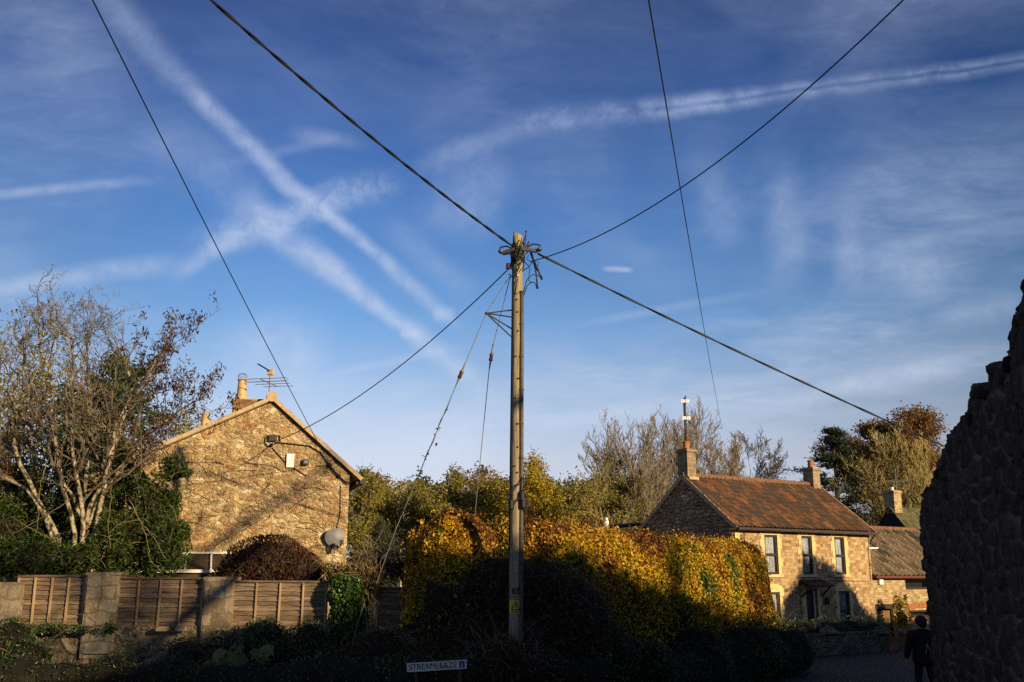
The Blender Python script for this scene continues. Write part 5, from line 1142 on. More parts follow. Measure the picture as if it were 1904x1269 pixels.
# ------------------------------------------------------------------ front garden wall of the cottage with capped piers
fg = empty('front_garden_wall', (W(1545, 1069, 35).x, 35, 0), A2, 'low dark stone wall with hat-shaped pier caps before the cottage garden', 'wall')
def fgl(px, py): return plane_hit((fg.location.x, 35.0), A2, px, py)
ua, ubb = fgl(1440, 1200)[0], fgl(1650, 1200)[0]
mb = MB(); mb.box(ua, ubb, 0, 0.35, -0.1, 0.62); mb.box(ua, ubb, -0.03, 0.38, 0.62, 0.68); mb.build('wall', M['wallstone'], fg)
for px in (1545, 1643, 1688):
    u, z = fgl(px, 1175); mb = MB(); mb.box(u-0.17, u+0.17, -0.04, 0.3, -0.1, z-0.08); pr = mb.build('pier', M['wallstone'], fg)
    c = MB(); c.add([(u-0.30, -0.17, z-0.06), (u+0.30, -0.17, z-0.06), (u+0.30, 0.43, z-0.06), (u-0.30, 0.43, z-0.06), (u-0.28, -0.15, z+0.0), (u+0.28, -0.15, z+0.0), (u+0.28, 0.41, z+0.0), (u-0.28, 0.41, z+0.0), (u, 0.13, z+0.23)],
                    [(0, 3, 2, 1), (0, 1, 5, 4), (1, 2, 6, 5), (2, 3, 7, 6), (3, 0, 4, 7), (4, 5, 8), (5, 6, 8), (6, 7, 8), (7, 4, 8)]); c.build('pier_cap', M['wallstone'], pr)
# palings under the right end of the hedge
a, b2 = W(1308, 1160, 27.2), W(1392, 1158, 29.4); pf = empty('paling_fence', (a.x, a.y, 0), math.atan2(b2.y-a.y, b2.x-a.x), 'short stretch of upright wooden palings under the right end of the hedge', 'fence')
L_ = (b2.xy-a.xy).length; mb = MB(); n = 24
for i in range(n): mb.box(L_*i/n, L_*i/n+0.075, 0, 0.02, 0.3, a.z+0.25+0.02*math.sin(i*2.3))
mb.build('palings', M['fencebatten'], pf)
mb = MB(); mb.box(0, L_, 0.021, 0.06, a.z-0.1, a.z-0.02); mb.box(0, L_, 0.021, 0.06, 0.5, 0.58); mb.build('rails', M['fence'], pf)
# ------------------------------------------------------------------ vegetation builders
def fib(n, rng):
    i = np.arange(n)+0.5; ph = np.arccos(1-2*i/n); th = math.pi*(1+5**0.5)*i+rng.random()*6
    return np.stack([np.cos(th)*np.sin(ph), np.sin(th)*np.sin(ph), np.cos(ph)], 1)
def blob_pts(ells, n, rng, lump=0.25, lsc=1.6, depth=0.28, seed=0, zmin=0.0):
    vol = np.array([(r[0]*r[1]+r[0]*r[2]+r[1]*r[2]) for c, r in ells]); P, N = [], []
    for (c, r), w in zip(ells, vol/vol.sum()):
        m = max(30, int(n*w)); u = unit(rng.normal(size=(m, 3))); c, r = np.array(c, float), np.array(r, float)
        k = 1+lump*(vnoise(u*r+c, lsc, seed, 2)-0.5)*2-depth*rng.random(m)**2
        p = c+u*r*k[:, None]; keep = p[:, 2] > zmin
        for (c2, r2) in ells:
            if np.allclose(c2, c): continue
            keep &= (((p-np.array(c2))/np.array(r2))**2).sum(1) > 0.62
        P.append(p[keep]); N.append(unit(u/r)[keep])
    return np.concatenate(P), np.concatenate(N)
def core_geo(ells, rng, sc=0.80, lump=0.25, lsc=1.6, seed=0, zmin=0.0):
    VV, FF, q = [], [], 0
    for c, r in ells:
        m = MB(); m.ball((0, 0, 0), 1.0, 16); u = np.array(m.v); r_ = np.array(r, float)
        k = sc+lump*(vnoise(u*r_+np.array(c), lsc, seed, 2)-0.5)*2*sc
        p = np.array(c)+u*r_*k[:, None]; p[:, 2] = np.maximum(p[:, 2], zmin); VV.append(p); FF.append(np.array(m.f)+q); q += len(p)
    return np.concatenate(VV), np.concatenate(FF)
def shrub(name, ells, n, size, lm, label, cat, seed, group=None, core=None, lump=0.25, lsc=1.6, depth=0.28, spread=0.75, aspect=0.55, droop=0.15, twigs=0, base=None, twm=None, kind=None, sc=0.80, stems=True):
    """a leafy plant: leaves through the outer volume over a dark twiggy core; base at the ground"""
    rng = np.random.default_rng(seed); B_ = Vector(base) if base is not None else Vector((ells[0][0][0], ells[0][0][1], 0))
    o_ = np.array(B_); ells = [((c[0]-o_[0], c[1]-o_[1], c[2]-o_[2]), r) for c, r in ells]
    e = empty(name, B_, 0, label, cat, group) if kind is None else None
    P, N = blob_pts(ells, n, rng, lump, lsc, depth, seed); V, F = leaf_geo(P, size, rng, N, spread, aspect, droop)
    cv, cf = core_geo(ells, rng, sc, lump, lsc, seed)
    VV = np.concatenate([V, cv]); mi = np.concatenate([np.zeros(len(F)), np.ones(len(cf))])
    o = mesh_np('foliage' if kind is None else name, VV, [F, cf+len(V)], [lm, core or M['hedgecore']], e, mi)
    if kind: o.location = B_; tag(o, label, cat, group, kind)
    if twigs:
        br = []
        for i in range(twigs):
            c, r = ells[rng.integers(len(ells))]; u = unit(np.abs(rng.normal(size=3))*np.array([rng.choice([-1, 1]), -1 if rng.random() < 0.8 else 1, 0.8])); p = np.array(c)+u*np.array(r)*0.85
            d = unit(u+rng.normal(size=3)*0.5+np.array([0, 0, 0.4])); L_ = rng.uniform(0.25, 0.8); pts = [p]
            for k in range(5): d = unit(d+rng.normal(size=3)*0.22+np.array([0, 0, -0.08])); pts.append(pts[-1]+d*L_/5)
            br.append((np.array(pts), np.linspace(0.006, 0.002, 6)))
        V, F = tubes_geo(br, 3); mesh_np('twigs', V, F, twm or M['barkgrey'], e)
    st = [poly_branch([Vector((ells[0][0][0]+0.1*k, ells[0][0][1], -0.1)), Vector((ells[0][0][0]+0.12*k, ells[0][0][1], ells[0][0][2]))], 0.06, 0.03, 4) for k in (-1, 0, 1)]
    if e is not None and stems:
        V, F = tubes_geo(st, 6); mesh_np('stems', V, F, M['barkdark'], e)
    return e
def hedge(name, path, ztop, hw, zbot, n, size, lm, label, seed, base, lsc=1.3, lump=0.22, capk=0.7):
    """a clipped hedge: rounded section swept along a path, ends rounded"""
    rng = np.random.default_rng(seed); P2 = np.array(path, float); seg = np.linalg.norm(np.diff(P2, axis=0), axis=1); cum = np.concatenate([[0], np.cumsum(seg)]); L_ = cum[-1]
    sd = np.diff(P2, axis=0)/seg[:, None]; vt = np.concatenate([sd[:1], (sd[1:]+sd[:-1])/2, sd[-1:]])
    def surf(s, th, k):
        # th: 0 front foot, pi back foot, over the top; ends taper with a rounded cap
        x = np.interp(s, cum, P2[:, 0]); y = np.interp(s, cum, P2[:, 1]); j = np.clip(np.searchsorted(cum, s)-1, 0, len(seg)-1); d = np.stack([np.interp(s, cum, vt[:, 0]), np.interp(s, cum, vt[:, 1])], 1); d = unit(d)
        nx, ny = d[:, 1], -d[:, 0]
        w = np.interp(s, cum, hw); zt = np.interp(s, cum, ztop); zb_ = np.interp(s, cum, zbot); e_ = np.minimum(np.minimum(s, L_-s)/np.maximum(w*capk, 0.01), 1.0); cap = np.sqrt(np.clip(1-(1-e_)**2, 0, 1))
        ct, st_ = np.cos(th), np.sin(th); q = 0.55
        cx = np.sign(ct)*np.abs(ct)**q*w*(0.25+0.75*cap); cz = zb_+(zt-zb_)*(0.80+0.20*cap)*np.abs(st_)**q
        # belly: the face bulges in the middle
        return np.stack([x+nx*cx*k, y+ny*cx*k, zb_+(cz-zb_)*(0.5+0.5*k)], 1), np.stack([nx*ct, ny*ct, st_], 1), d
    s = rng.random(n)*L_; s[:n//12] = (rng.random(n//12)**2)*hw[0]; s[n//12:n//6] = L_-(rng.random(n//6-n//12)**2)*hw[-1]
    th = np.where(rng.random(n) < 0.86, rng.random(n)*1.9, rng.random(n)*math.pi)
    P, N, d = surf(s, th, np.ones(n))
    N2 = N.copy(); em = np.clip(1-np.minimum(s, L_-s)/np.interp(s, cum, hw), 0, 1)*np.where(s < L_/2, -1, 1)
    N2[:, 0] += d[:, 0]*em*2; N2[:, 1] += d[:, 1]*em*2; N2 = unit(N2)
    bump = lump*(vnoise(P, lsc, seed, 3)-0.5)*2-0.22*rng.random(n)**2+np.where(rng.random(n) < 0.03, rng.random(n)*0.20, 0)
    P = P+N2*bump[:, None]; B_ = np.array(base, float); P = P-B_
    V, F = leaf_geo(P, size, rng, N2, 0.62, 0.8, 0.35)
    ns, nth = 70, 18; S, T = np.meshgrid(np.linspace(0, L_, ns), np.linspace(0, math.pi, nth)); cv, cn, _ = surf(S.ravel(), T.ravel(), np.full(S.size, 0.80)); cv = cv+cn*(lump*(vnoise(cv, lsc, seed, 3)-0.5)*2)[:, None]*0.8-cn*0.12-B_
    i = (np.arange(nth-1)[:, None]*ns+np.arange(ns-1)[None]).ravel(); cf = np.stack([i, i+1, i+ns+1, i+ns], 1)
    o = mesh_np(name, np.concatenate([V, cv]), [F, cf+len(V)], [lm, M['hedgecore']], None, np.concatenate([np.zeros(len(F)), np.ones(len(cf))]))
    o.location = base; return tag(o, label, 'hedge')
def tree(name, base, h, spread, seed, bark_m, leaf=None, label='', cat='tree', group=None, main=6, lv=(6, 5, 4), up=0.18, ang=0.7, trunk=0.3, r0=None, nleaf=0, lsize=0.2, lspread=0.5, wig=0.16, forks=1, twr=0.008, sides=4, aspect=0.6, drop=0.0, leafz=None, lean=0.0):
    """trunk, limbs, twigs and (if leafy) a crown of leaves round the twig ends"""
    rng = np.random.default_rng(seed); e = empty(name, base, 0, label, cat, group); r0 = r0 or h*0.018
    tr = []
    for f in range(forks):
        a = rng.random()*6.28; off = np.array([math.cos(a), math.sin(a), 0])*(0.0 if forks == 1 else 0.18*spread)
        pts = [np.array([0, 0, -0.2])]
        for k in range(1, 8):
            t = k/7; pts.append(np.array([0, 0, h*0.9*t])+off*t*t*2+rng.normal(size=3)*np.array([1, 1, 0.2])*h*0.012+np.array([lean*t*h, 0, 0]))
        tr.append((np.array(pts), r0/math.sqrt(forks)*np.linspace(1, 0.18, 8)))
    ratio = spread/(h*0.62)
    L1 = spawn(rng, tr, main, ratio, ang, 0.55, wig, up, trunk, 7); 
    levels = [tr, L1]; cur = L1
    for i, m in enumerate(lv):
        cur = spawn(rng, cur, m, 0.55 if i else 0.6, ang*0.9, 0.6, wig*1.15, up*0.8-drop*(i+1)*0.1, 0.2, 5, minlen=h*0.02)
        for P, rr in cur: np.maximum(rr, twr, out=rr)
        levels.append(cur)
    V, F = tubes_geo(levels[0]+levels[1], 7); mesh_np('trunk', V, F, bark_m, e, smooth=True)
    tw = sum(levels[2:], []); V, F = tubes_geo(tw, sides)
    if leaf is None or nleaf == 0: mesh_np('crown', V, F, bark_m, e); return e
    tips = np.array([b_[0][-1] for b_ in levels[-1]]+[b_[0][2] for b_ in levels[-1]]); P = np.repeat(tips, max(1, nleaf//len(tips)+1), 0)[:None]
    P = P[rng.permutation(len(P))[:nleaf]]; P = P+rng.normal(size=P.shape)*lspread*np.array([1, 1, 0.7])
    if leafz is not None: P = P[P[:, 2] > leafz*h]
    P = P[P[:, 2] > 0.1]
    lv_, lf = leaf_geo(P, lsize, rng, unit(P-np.array([0, 0, h*0.5])), 0.85, aspect, 0.2)
    mesh_np('crown', np.concatenate([V, lv_]), [F, lf+len(V)], [bark_m, leaf], e, np.concatenate([np.zeros(len(F)), np.ones(len(lf))])); return e
def gz(x, y): return float(hill_z(np.array(x), np.array(y)))
def place(px, Y): p = W(px, 1069, Y); return Vector((p.x, Y, gz(p.x, Y)))
def hto(py, b_): return W(0, py, b_.y).z-b_.z
def wto(dpx, Y): return dpx/FPX*Y

# ------------------------------------------------------------------ the yellow hedge, and the mound at its left end
hp = [W(757, 1069, 19.4).xy, W(830, 1069, 19.3).xy, W(925, 1069, 19.45).xy]
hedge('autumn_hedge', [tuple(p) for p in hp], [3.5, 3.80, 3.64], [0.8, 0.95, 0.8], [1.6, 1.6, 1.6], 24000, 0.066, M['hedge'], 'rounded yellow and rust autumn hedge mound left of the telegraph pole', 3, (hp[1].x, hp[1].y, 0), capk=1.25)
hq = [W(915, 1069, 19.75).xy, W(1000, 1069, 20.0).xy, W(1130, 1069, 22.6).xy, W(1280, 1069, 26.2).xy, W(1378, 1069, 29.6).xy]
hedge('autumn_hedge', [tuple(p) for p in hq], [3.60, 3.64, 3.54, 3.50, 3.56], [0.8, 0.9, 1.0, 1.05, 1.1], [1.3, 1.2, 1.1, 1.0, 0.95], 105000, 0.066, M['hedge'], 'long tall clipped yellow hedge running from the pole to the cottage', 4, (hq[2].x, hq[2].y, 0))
# ------------------------------------------------------------------ bushes in front, mostly in shade
def E_(px, py, Y, rx, ry, rz): p = W(px, py, Y); return ((p.x, p.y, p.z), (rx, ry, rz))
shrub('bramble_bush', [E_(850, 1120, 18.9, 0.75, 0.6, 0.85), E_(925, 1095, 18.7, 0.75, 0.55, 0.70), E_(1010, 1100, 18.9, 0.75, 0.55, 0.68), E_(1070, 1150, 18.9, 0.7, 0.6, 0.8), E_(900, 1190, 18.8, 1.1, 0.6, 0.9), E_(1010, 1200, 18.9, 1.2, 0.6, 0.9), E_(950, 1225, 17.55, 0.55, 0.25, 0.42), E_(985, 1250, 17.5, 0.6, 0.25, 0.40), E_(905, 1250, 17.6, 0.6, 0.25, 0.38)], 20000, 0.06, M['bramble'], 'big dark tangled bramble bush around the foot of the telegraph pole', 'bush', 5, lump=0.35, twigs=260, spread=0.9)
def low(px, py, Y, rx, rz, n, sz, lm, label, seed, name='low_shrub', g='low shrubs along the foot of the wall', **k):
    return shrub(name, [E_(px, py, Y, rx, 0.45, rz), E_(px+28, py+30, Y-0.1, rx*0.8, 0.45, rz*0.8), E_(px-30, py+34, Y-0.05, rx*0.8, 0.4, rz*0.7)], n, sz, lm, label, 'shrub', seed, g, twigs=14, lump=0.4, **k)
low(490, 1185, 19.0, 0.42, 0.32, 2600, 0.055, M['darkgreen'], 'dark evergreen shrub under the left end of the pale fence panel', 61)
low(575, 1200, 18.9, 0.42, 0.40, 2600, 0.055, M['darkgreen'], 'dark evergreen shrub under the right end of the pale fence panel', 62)
low(345, 1225, 18.8, 0.45, 0.42, 2600, 0.05, M['bramble'], 'black shaded shrub at the wall foot beneath the pale blocks', 63)
low(410, 1215, 18.9, 0.36, 0.34, 2000, 0.07, M['darkgreen'], 'dark shrub at the foot of the right stone pier', 64)
low(20, 1195, 18.9, 0.45, 0.42, 2600, 0.06, M['darkgreen'], 'dark shrub at the far left foot of the wall, at the picture edge', 65)
low(215, 1250, 18.6, 0.55, 0.30, 2600, 0.05, M['darkgreen'], 'low dark shrub at the foot of the left stone pier', 66)
low(1125, 1195, 20.0, 0.55, 0.42, 2600, 0.06, M['darkgreen'], 'dark shrub below the hedge nearest the telegraph pole', 67)
low(1190, 1215, 20.5, 0.60, 0.36, 2600, 0.06, M['ivy'], 'grey green shrub below the middle of the long hedge', 68)
low(1290, 1195, 23.5, 0.65, 0.45, 2600, 0.06, M['darkgreen'], 'dark shrub below the long hedge left of the palings', 69)
low(1385, 1200, 25.5, 0.85, 0.5, 3200, 0.06, M['darkgreen'], 'dark rounded shrub below the right end of the long hedge', 70)
low(700, 1225, 18.7, 0.7, 0.5, 3200, 0.06, M['bramble'], 'black shaded shrub left of the street name sign', 71)
shrub('ivy_clump', [E_(650, 1105, 19.35, 0.40, 0.28, 0.42), E_(648, 1150, 19.4, 0.36, 0.26, 0.5), E_(640, 1078, 19.45, 0.28, 0.2, 0.2)], 5200, 0.062, M['ivy'], 'bright green ivy clump over the end of the pale fence panel', 'ivy', 8, lump=0.2, spread=0.55, aspect=0.9)
shrub('wall_plant', [E_(100, 1172, 19.32, 0.36, 0.13, 0.12), E_(150, 1180, 19.3, 0.26, 0.12, 0.20), E_(75, 1188, 19.28, 0.24, 0.12, 0.26), E_(118, 1190, 19.27, 0.2, 0.1, 0.24), E_(205, 1170, 19.3, 0.22, 0.10, 0.12)], 2200, 0.04, M['ivy'], 'grey green trailing plant on the wall top under the leftmost panel', 'plant', 9, lump=0.5, sc=0.5, stems=False, base=(W(110, 1165, 19.35).x, 19.35, W(110, 1178, 19.35).z), twigs=30)
# large-leaved plant
e = empty('broad_leaved_plant', tuple(W(450, 1069, 18.2).xy)+(0,), 0, 'low plant with big pale lobed leaves at the bottom left', 'plant'); ox, oy = e.location.x, e.location.y
rng = np.random.default_rng(17); V_, F_, st = [], [], []; q = 0
for i in range(34):
    p = W(rng.uniform(385, 500), rng.uniform(1205, 1268), rng.uniform(17.9, 18.5)); p = np.array(p)-np.array([ox, oy, 0]); s = rng.uniform(0.10, 0.19); n = unit(np.array([rng.normal()*0.4, -0.7+rng.normal()*0.3, 0.7])); t = unit(np.cross(n, rng.normal(size=3))); b_ = np.cross(n, t)
    ring = [p+n*0.02]
    for k in range(12):
        a = k*math.pi/6; rr = s*(1.0 if k % 2 else 0.72); ring.append(p+(t*math.cos(a)+b_*math.sin(a))*rr-n*0.05*rr/s*(0.3+0.7*(k % 2)))
    V_ += ring; F_ += [[q, q+1+k, q+1+(k+1) % 12] for k in range(12)]; q += 13
    st.append((np.array([[p[0]*0.4, p[1], 0], [p[0]*0.7, p[1]+0.05, p[2]*0.5], p]), np.array([0.008, 0.007, 0.005])))
mesh_np('leaves', np.array(V_), np.array(F_), M['bigleaf'], e); V, F = tubes_geo(st, 5); mesh_np('stalks', V, F, M['bigleaf'], e)
# hanging vines right of the ivy
rng = np.random.default_rng(19); br = []
for path in ([(678, 1115), (666, 1160), (655, 1200), (648, 1240), (655, 1290)], [(675, 1120), (660, 1180), (652, 1230), (640, 1290)], [(675, 1110), (680, 1150), (695, 1175), (713, 1186), (724, 1170), (722, 1150)], [(690, 1135), (703, 1185), (712, 1220), (714, 1290)], [(722, 1175), (727, 1200), (730, 1230), (734, 1290)], [(720, 1175), (735, 1190), (752, 1197)], [(650, 1175), (635, 1195), (634, 1225), (645, 1290)], [(683, 1160), (681, 1190), (676, 1230), (674, 1290)], [(680, 1100), (692, 1130), (693, 1180)], [(690, 1105), (716, 1140), (724, 1160), (720, 1175)]):
    Yv = rng.uniform(18.6, 18.95); br.append(poly_branch([W(x, y, Yv+0.05*i) for i, (x, y) in enumerate(path)], 0.011, 0.008, 16, rng, 0.010))
o_ = np.array([W(690, 1069, 18.8).x, 18.8, 0]); V, F = tubes_geo([(p-o_, r) for p, r in br], 5)
o = mesh_np('hanging_vines', V, F, M['vine'], smooth=True); o.location = o_; tag(o, 'long bare vines hanging to the ground right of the ivy clump', 'vine')
# dry leafy climbers above the ivy and panel 4
shrub('dry_climber', [E_(640, 1062, 19.5, 0.55, 0.25, 0.16), E_(700, 1050, 19.8, 0.5, 0.3, 0.26), E_(740, 1060, 19.9, 0.5, 0.3, 0.30), E_(690, 1085, 19.4, 0.28, 0.2, 0.35)], 3400, 0.06, M['dryleaf'], 'straggly brown climber above the ivy and the shaded fence panel', 'climber', 10, lump=0.6, twigs=160, depth=0.7, spread=1.0, twm=M['vine'], sc=0.45)
# domed bronze bush and the garden shrubs behind the fence
shrub('domed_bush', [E_(500, 1062, 21.6, 1.02, 0.9, 0.78), E_(455, 1080, 21.5, 0.65, 0.7, 0.62), E_(550, 1078, 21.5, 0.62, 0.7, 0.62)], 15000, 0.07, M['bronze'], 'domed bronze bush with drooping leaves before the rubble gable', 'bush', 11, lump=0.2, spread=0.6, droop=0.9, twigs=60, aspect=0.42)
shrub('laurel_bush', [E_(235, 1020, 22.4, 0.75, 0.7, 0.75), E_(290, 945, 22.8, 0.42, 0.5, 0.6), E_(180, 965, 23.4, 0.7, 0.6, 0.8), E_(300, 1020, 22.2, 0.45, 0.5, 0.5), E_(235, 890, 23.4, 0.55, 0.5, 0.55), E_(322, 872, 22.9, 0.22, 0.3, 0.26), E_(345, 880, 22.8, 0.14, 0.2, 0.10), E_(318, 925, 22.7, 0.28, 0.3, 0.16), E_(330, 985, 22.4, 0.24, 0.3, 0.2), E_(200, 840, 23.6, 0.45, 0.4, 0.45)], 19000, 0.10, M['laurel'], 'glossy dark laurel bush between the bare tree and the rubble gable', 'bush', 12, lump=0.75, lsc=2.4, spread=0.85, aspect=0.34, twigs=110, depth=0.55, sc=0.62)
shrub('laurel_bush', [E_(60, 1042, 22.0, 0.9, 0.7, 0.5), E_(-20, 1000, 22.5, 0.8, 0.8, 0.9), E_(140, 1045, 22.0, 0.5, 0.5, 0.4), E_(70, 975, 23.6, 0.7, 0.5, 0.6), E_(130, 930, 23.8, 0.6, 0.5, 0.7), E_(60, 905, 24.0, 0.6, 0.5, 0.6), E_(120, 850, 24.2, 0.5, 0.4, 0.5)], 15000, 0.10, M['laurel'], 'glossy dark laurel bush behind the leftmost fence panel', 'bush', 13, lump=0.75, lsc=2.4, spread=0.85, aspect=0.34, twigs=80, depth=0.55, sc=0.62)
shrub('orange_shrub', [E_(10, 920, 25.5, 0.8, 0.7, 1.1), E_(55, 960, 25.5, 0.6, 0.6, 0.7), E_(-60, 900, 26, 0.9, 0.8, 1.3)], 12000, 0.09, M['beech'], 'rusty brown shrub behind the laurels at the left edge', 'bush', 14, lump=0.6, twigs=120, sc=0.55, depth=0.6)
b_ = place(222, 31); tree('conifer_tree', b_, hto(692, b_), 2.2, 15, M['barkdark'], M['conifer'], 'dark green conifer behind the bare tree, left of the gable', 'tree', None, 16, (6, 3), 0.06, 1.0, 0.12, nleaf=15000, lsize=0.2, lspread=0.16, aspect=0.3)
# ------------------------------------------------------------------ multi-stemmed bare tree on the left
rng = np.random.default_rng(77)
b0 = W(135, 1069, 22.4); b0 = Vector((b0.x, b0.y, 0)); bt = empty('bare_tree', b0, 0, 'pale barked many stemmed bare tree with knobbly twigs behind the left fence', 'tree')
stems = [([(128, 1150), (122, 1062), (105, 985), (62, 915), (30, 850), (18, 780), (35, 700), (48, 640), (20, 590)], 0.075), ([(138, 1150), (137, 1060), (137, 985), (115, 900), (100, 800), (95, 700), (75, 620), (80, 560), (72, 530)], 0.062),
         ([(150, 1150), (152, 1030), (155, 960), (140, 880), (134, 800), (132, 690), (138, 590), (122, 545)], 0.066), ([(168, 1150), (175, 1010), (185, 940), (203, 860), (225, 800), (248, 720), (232, 640), (207, 590)], 0.072),
         ([(155, 1150), (158, 960), (190, 900), (205, 840), (215, 790), (255, 720), (285, 660), (298, 625)], 0.055), ([(165, 1150), (166, 955), (215, 885), (270, 815), (320, 775), (365, 745)], 0.045),
         ([(122, 1062), (60, 915), (0, 880), (-60, 820), (-120, 740)], 0.045), ([(155, 965), (120, 900), (60, 800), (-10, 700), (-50, 640)], 0.045), ([(152, 960), (165, 860), (170, 760), (160, 660), (165, 560)], 0.045)]
main = []
for i, (path, r) in enumerate(stems):
    yo = rng.uniform(-0.3, 0.3); pts = []
    for k, q in enumerate(path): pts.append(W(q[0], q[1]+max(0, 700-q[1])*0.42, 22.4+yo*min(k, 3)*0.6+rng.normal()*0.08)-b0)
    main.append(poly_branch(pts, r, 0.014, 18, rng, 0.02))
l1 = spawn(rng, main, 15, 0.30, 0.85, 0.6, 0.22, 0.16, 0.30, 7, 0.4, 0.25)
l2 = spawn(rng, l1, 8, 0.45, 0.9, 0.65, 0.30, 0.12, 0.15, 6, 0.4, 0.12)
l3 = spawn(rng, l2, 4, 0.5, 0.95, 0.7, 0.35, 0.10, 0.2, 4, 0.4, 0.07)
for lv in (l1, l2, l3):
    for P, rr in lv: np.maximum(rr, 0.0048, out=rr)
V, F = tubes_geo(main, 9); mesh_np('trunk', V, F, M['barkpale'], bt, smooth=True)
V, F = tubes_geo(l1+l2, 5); V2, F2 = tubes_geo(l3, 3)
tips = np.array([p[-1] for p, r in l3])
knob = tips[rng.random(len(tips)) < 0.45]; kv, kf = leaf_geo(knob, 0.05, rng, None, 1.0, 0.5)
sx = 952+FPX*(tips[:, 0]+b0.x)/22.4; zz_ = tips[:, 2]
lt_ = tips[((sx > 248) & (zz_ > 3.4) & (rng.random(len(tips)) < 0.36))]; lt_ = np.repeat(lt_, 8, 0)+rng.normal(size=(len(lt_)*8, 3))*np.array([0.055, 0.055, 0.07])
mv, mf = leaf_geo(lt_, 0.095, rng, None, 1.0, 0.34, 0.9)
VV = np.concatenate([V, V2, kv, mv]); q1, q2, q3_ = len(V), len(V)+len(V2), len(V)+len(V2)+len(kv)
mesh_np('crown', VV, [F, F2+q1, kf+q2, mf+q3_], [M['twigdark'], M['maroon'], M['twigdark']], bt, np.concatenate([np.zeros(len(F)), np.full(len(F2), 2), np.full(len(kf), 2), np.ones(len(mf))]))
# trailing pale vines in front of it
br = []
for path in ([(208, 905), (204, 950), (200, 980), (206, 1020)], [(205, 990), (225, 970), (260, 968), (275, 1010), (278, 1040), (300, 1065)], [(240, 930), (262, 970), (290, 1005), (308, 1040)], [(85, 860), (72, 920), (68, 990)], [(130, 930), (85, 960), (30, 990), (-20, 1030)], [(262, 800), (264, 850), (262, 890)], [(110, 1010), (60, 985), (20, 960)]):
    br.append(poly_branch([W(x, y, 21.7)-b0 for x, y in path], 0.010, 0.006, 14, rng, 0.012))
V, F = tubes_geo(br, 5); mesh_np('trailing_shoots', V, F, M['vine'], bt, smooth=True)
# ------------------------------------------------------------------ trees on the left behind the garden
for i, (px, Y, top, sp, lm, nl) in enumerate(((20, 36, 770, 3.2, 'beech', 5000), (-70, 34, 700, 3.4, 'olive', 6000), (120, 40, 745, 3.0, 'dryleaf', 3500), (310, 46, 820, 2.6, 'olive', 6000), (175, 38, 800, 2.6, 'beech', 4000))):
    b_ = place(px, Y); lab = ['brown leaved twiggy tree behind the bare tree at the left edge', 'olive tree at the far left edge behind the laurels', 'thin dry leaved tree behind the middle of the bare tree', 'olive tree behind the rubble gable house', 'low brown tree behind the laurel bush'][i]
    tree('garden_tree', b_, hto(top, b_), sp, 100+i, M['barkgrey'], M[lm], lab, 'tree', 'trees behind the left garden', 8, (6, 5), 0.12, 0.75, 0.2, nleaf=nl, lsize=0.13, lspread=0.3)
# ------------------------------------------------------------------ wooded slope between the houses
spec = [  # px, Y, top py, spread, leaf, n, label
 (655, 62, 905, 3.0, 'olive', 6000, 'olive bushy tree just right of the rubble gable'), (700, 66, 930, 3.2, 'olive', 6000, 'olive bushy tree below the two birches'), (762, 64, 925, 3.2, 'olive', 5500, 'loose olive tree left of the yellow hedge mound'),
 (812, 70, 928, 2.6, 'yellowleaf', 3500, 'yellow green tree above the left of the hedge mound'), (868, 60, 886, 3.2, 'olive', 8000, 'dense olive tree over the middle of the hedge mound'), (905, 58, 918, 2.0, 'yellowleaf', 5000, 'bright yellow tree just left of the telegraph pole'),
 (925, 66, 890, 2.8, 'dryleaf', 2200, 'half bare twiggy tree left of the pole'), (985, 64, 880, 2.0, 'conifer', 7000, 'dark upright tree just right of the telegraph pole'), (1022, 60, 868, 2.6, 'dryleaf', 2600, 'half bare drooping birch like tree right of the pole'),
 (1010, 56, 920, 3.0, 'yellowleaf', 7000, 'yellow olive bushy tree right of the telegraph pole'), (1060, 58, 935, 3.0, 'olive', 6500, 'olive tree above the hedge, right of the yellow tree'), (1098, 56, 950, 2.2, 'beech', 3500, 'russet shrubby tree behind the white flue pipe'),
 (1130, 60, 890, 2.6, 'olive', 6000, 'olive tree left of the cottage roof'), (1160, 58, 925, 2.4, 'olive', 5000, 'dark olive tree against the cottage left verge')]
for i, (px, Y, top, sp, lm, nl, lab) in enumerate(spec):
    b_ = place(px, Y); tree('slope_tree', b_, hto(top, b_)*0.86, sp, 200+i, M['barkolive'], M[lm], lab, 'tree', 'trees on the wooded slope', 8, (6, 4), 0.16, 0.7, 0.12, nleaf=nl*2, lsize=0.15, lspread=0.24, twr=0.014, sides=3)
for i, (px, Y, top, sp, lm, nl, lab) in enumerate([(690, 74, 876, 1.3, 'olive', 2600, 'slender leafy birch with a pale stem, left of the pair'), (737, 78, 884, 1.2, 'dryleaf', 700, 'slender nearly bare birch, right of the pair')]):
    b_ = place(px, Y); tree('birch_tree', b_, hto(top, b_)*0.92, sp, 230+i, M['barkbirch'], M[lm], lab, 'tree', 'birches on the wooded slope', 14, (6, 3), 0.0, 0.6, 0.45, r0=0.11, nleaf=nl, lsize=0.15, lspread=0.2, twr=0.012, drop=1.2, lean=0.05)
for i, (px, Y, top, lab) in enumerate([(718, 120, 908, 'round brown tree on the skyline between the birches'), (772, 120, 910, 'small round dark tree on the skyline right of the birches')]):
    b_ = place(px, Y); tree('skyline_tree', b_, hto(top, b_), 2.6 if i == 0 else 2.0, 240+i, M['barkdark'], M['beech'] if i == 0 else M['conifer'], lab, 'tree', 'round trees on the skyline', 9, (6, 4), 0.1, 0.8, 0.3, nleaf=6000, lsize=0.35, lspread=0.45, twr=0.02, sides=3)
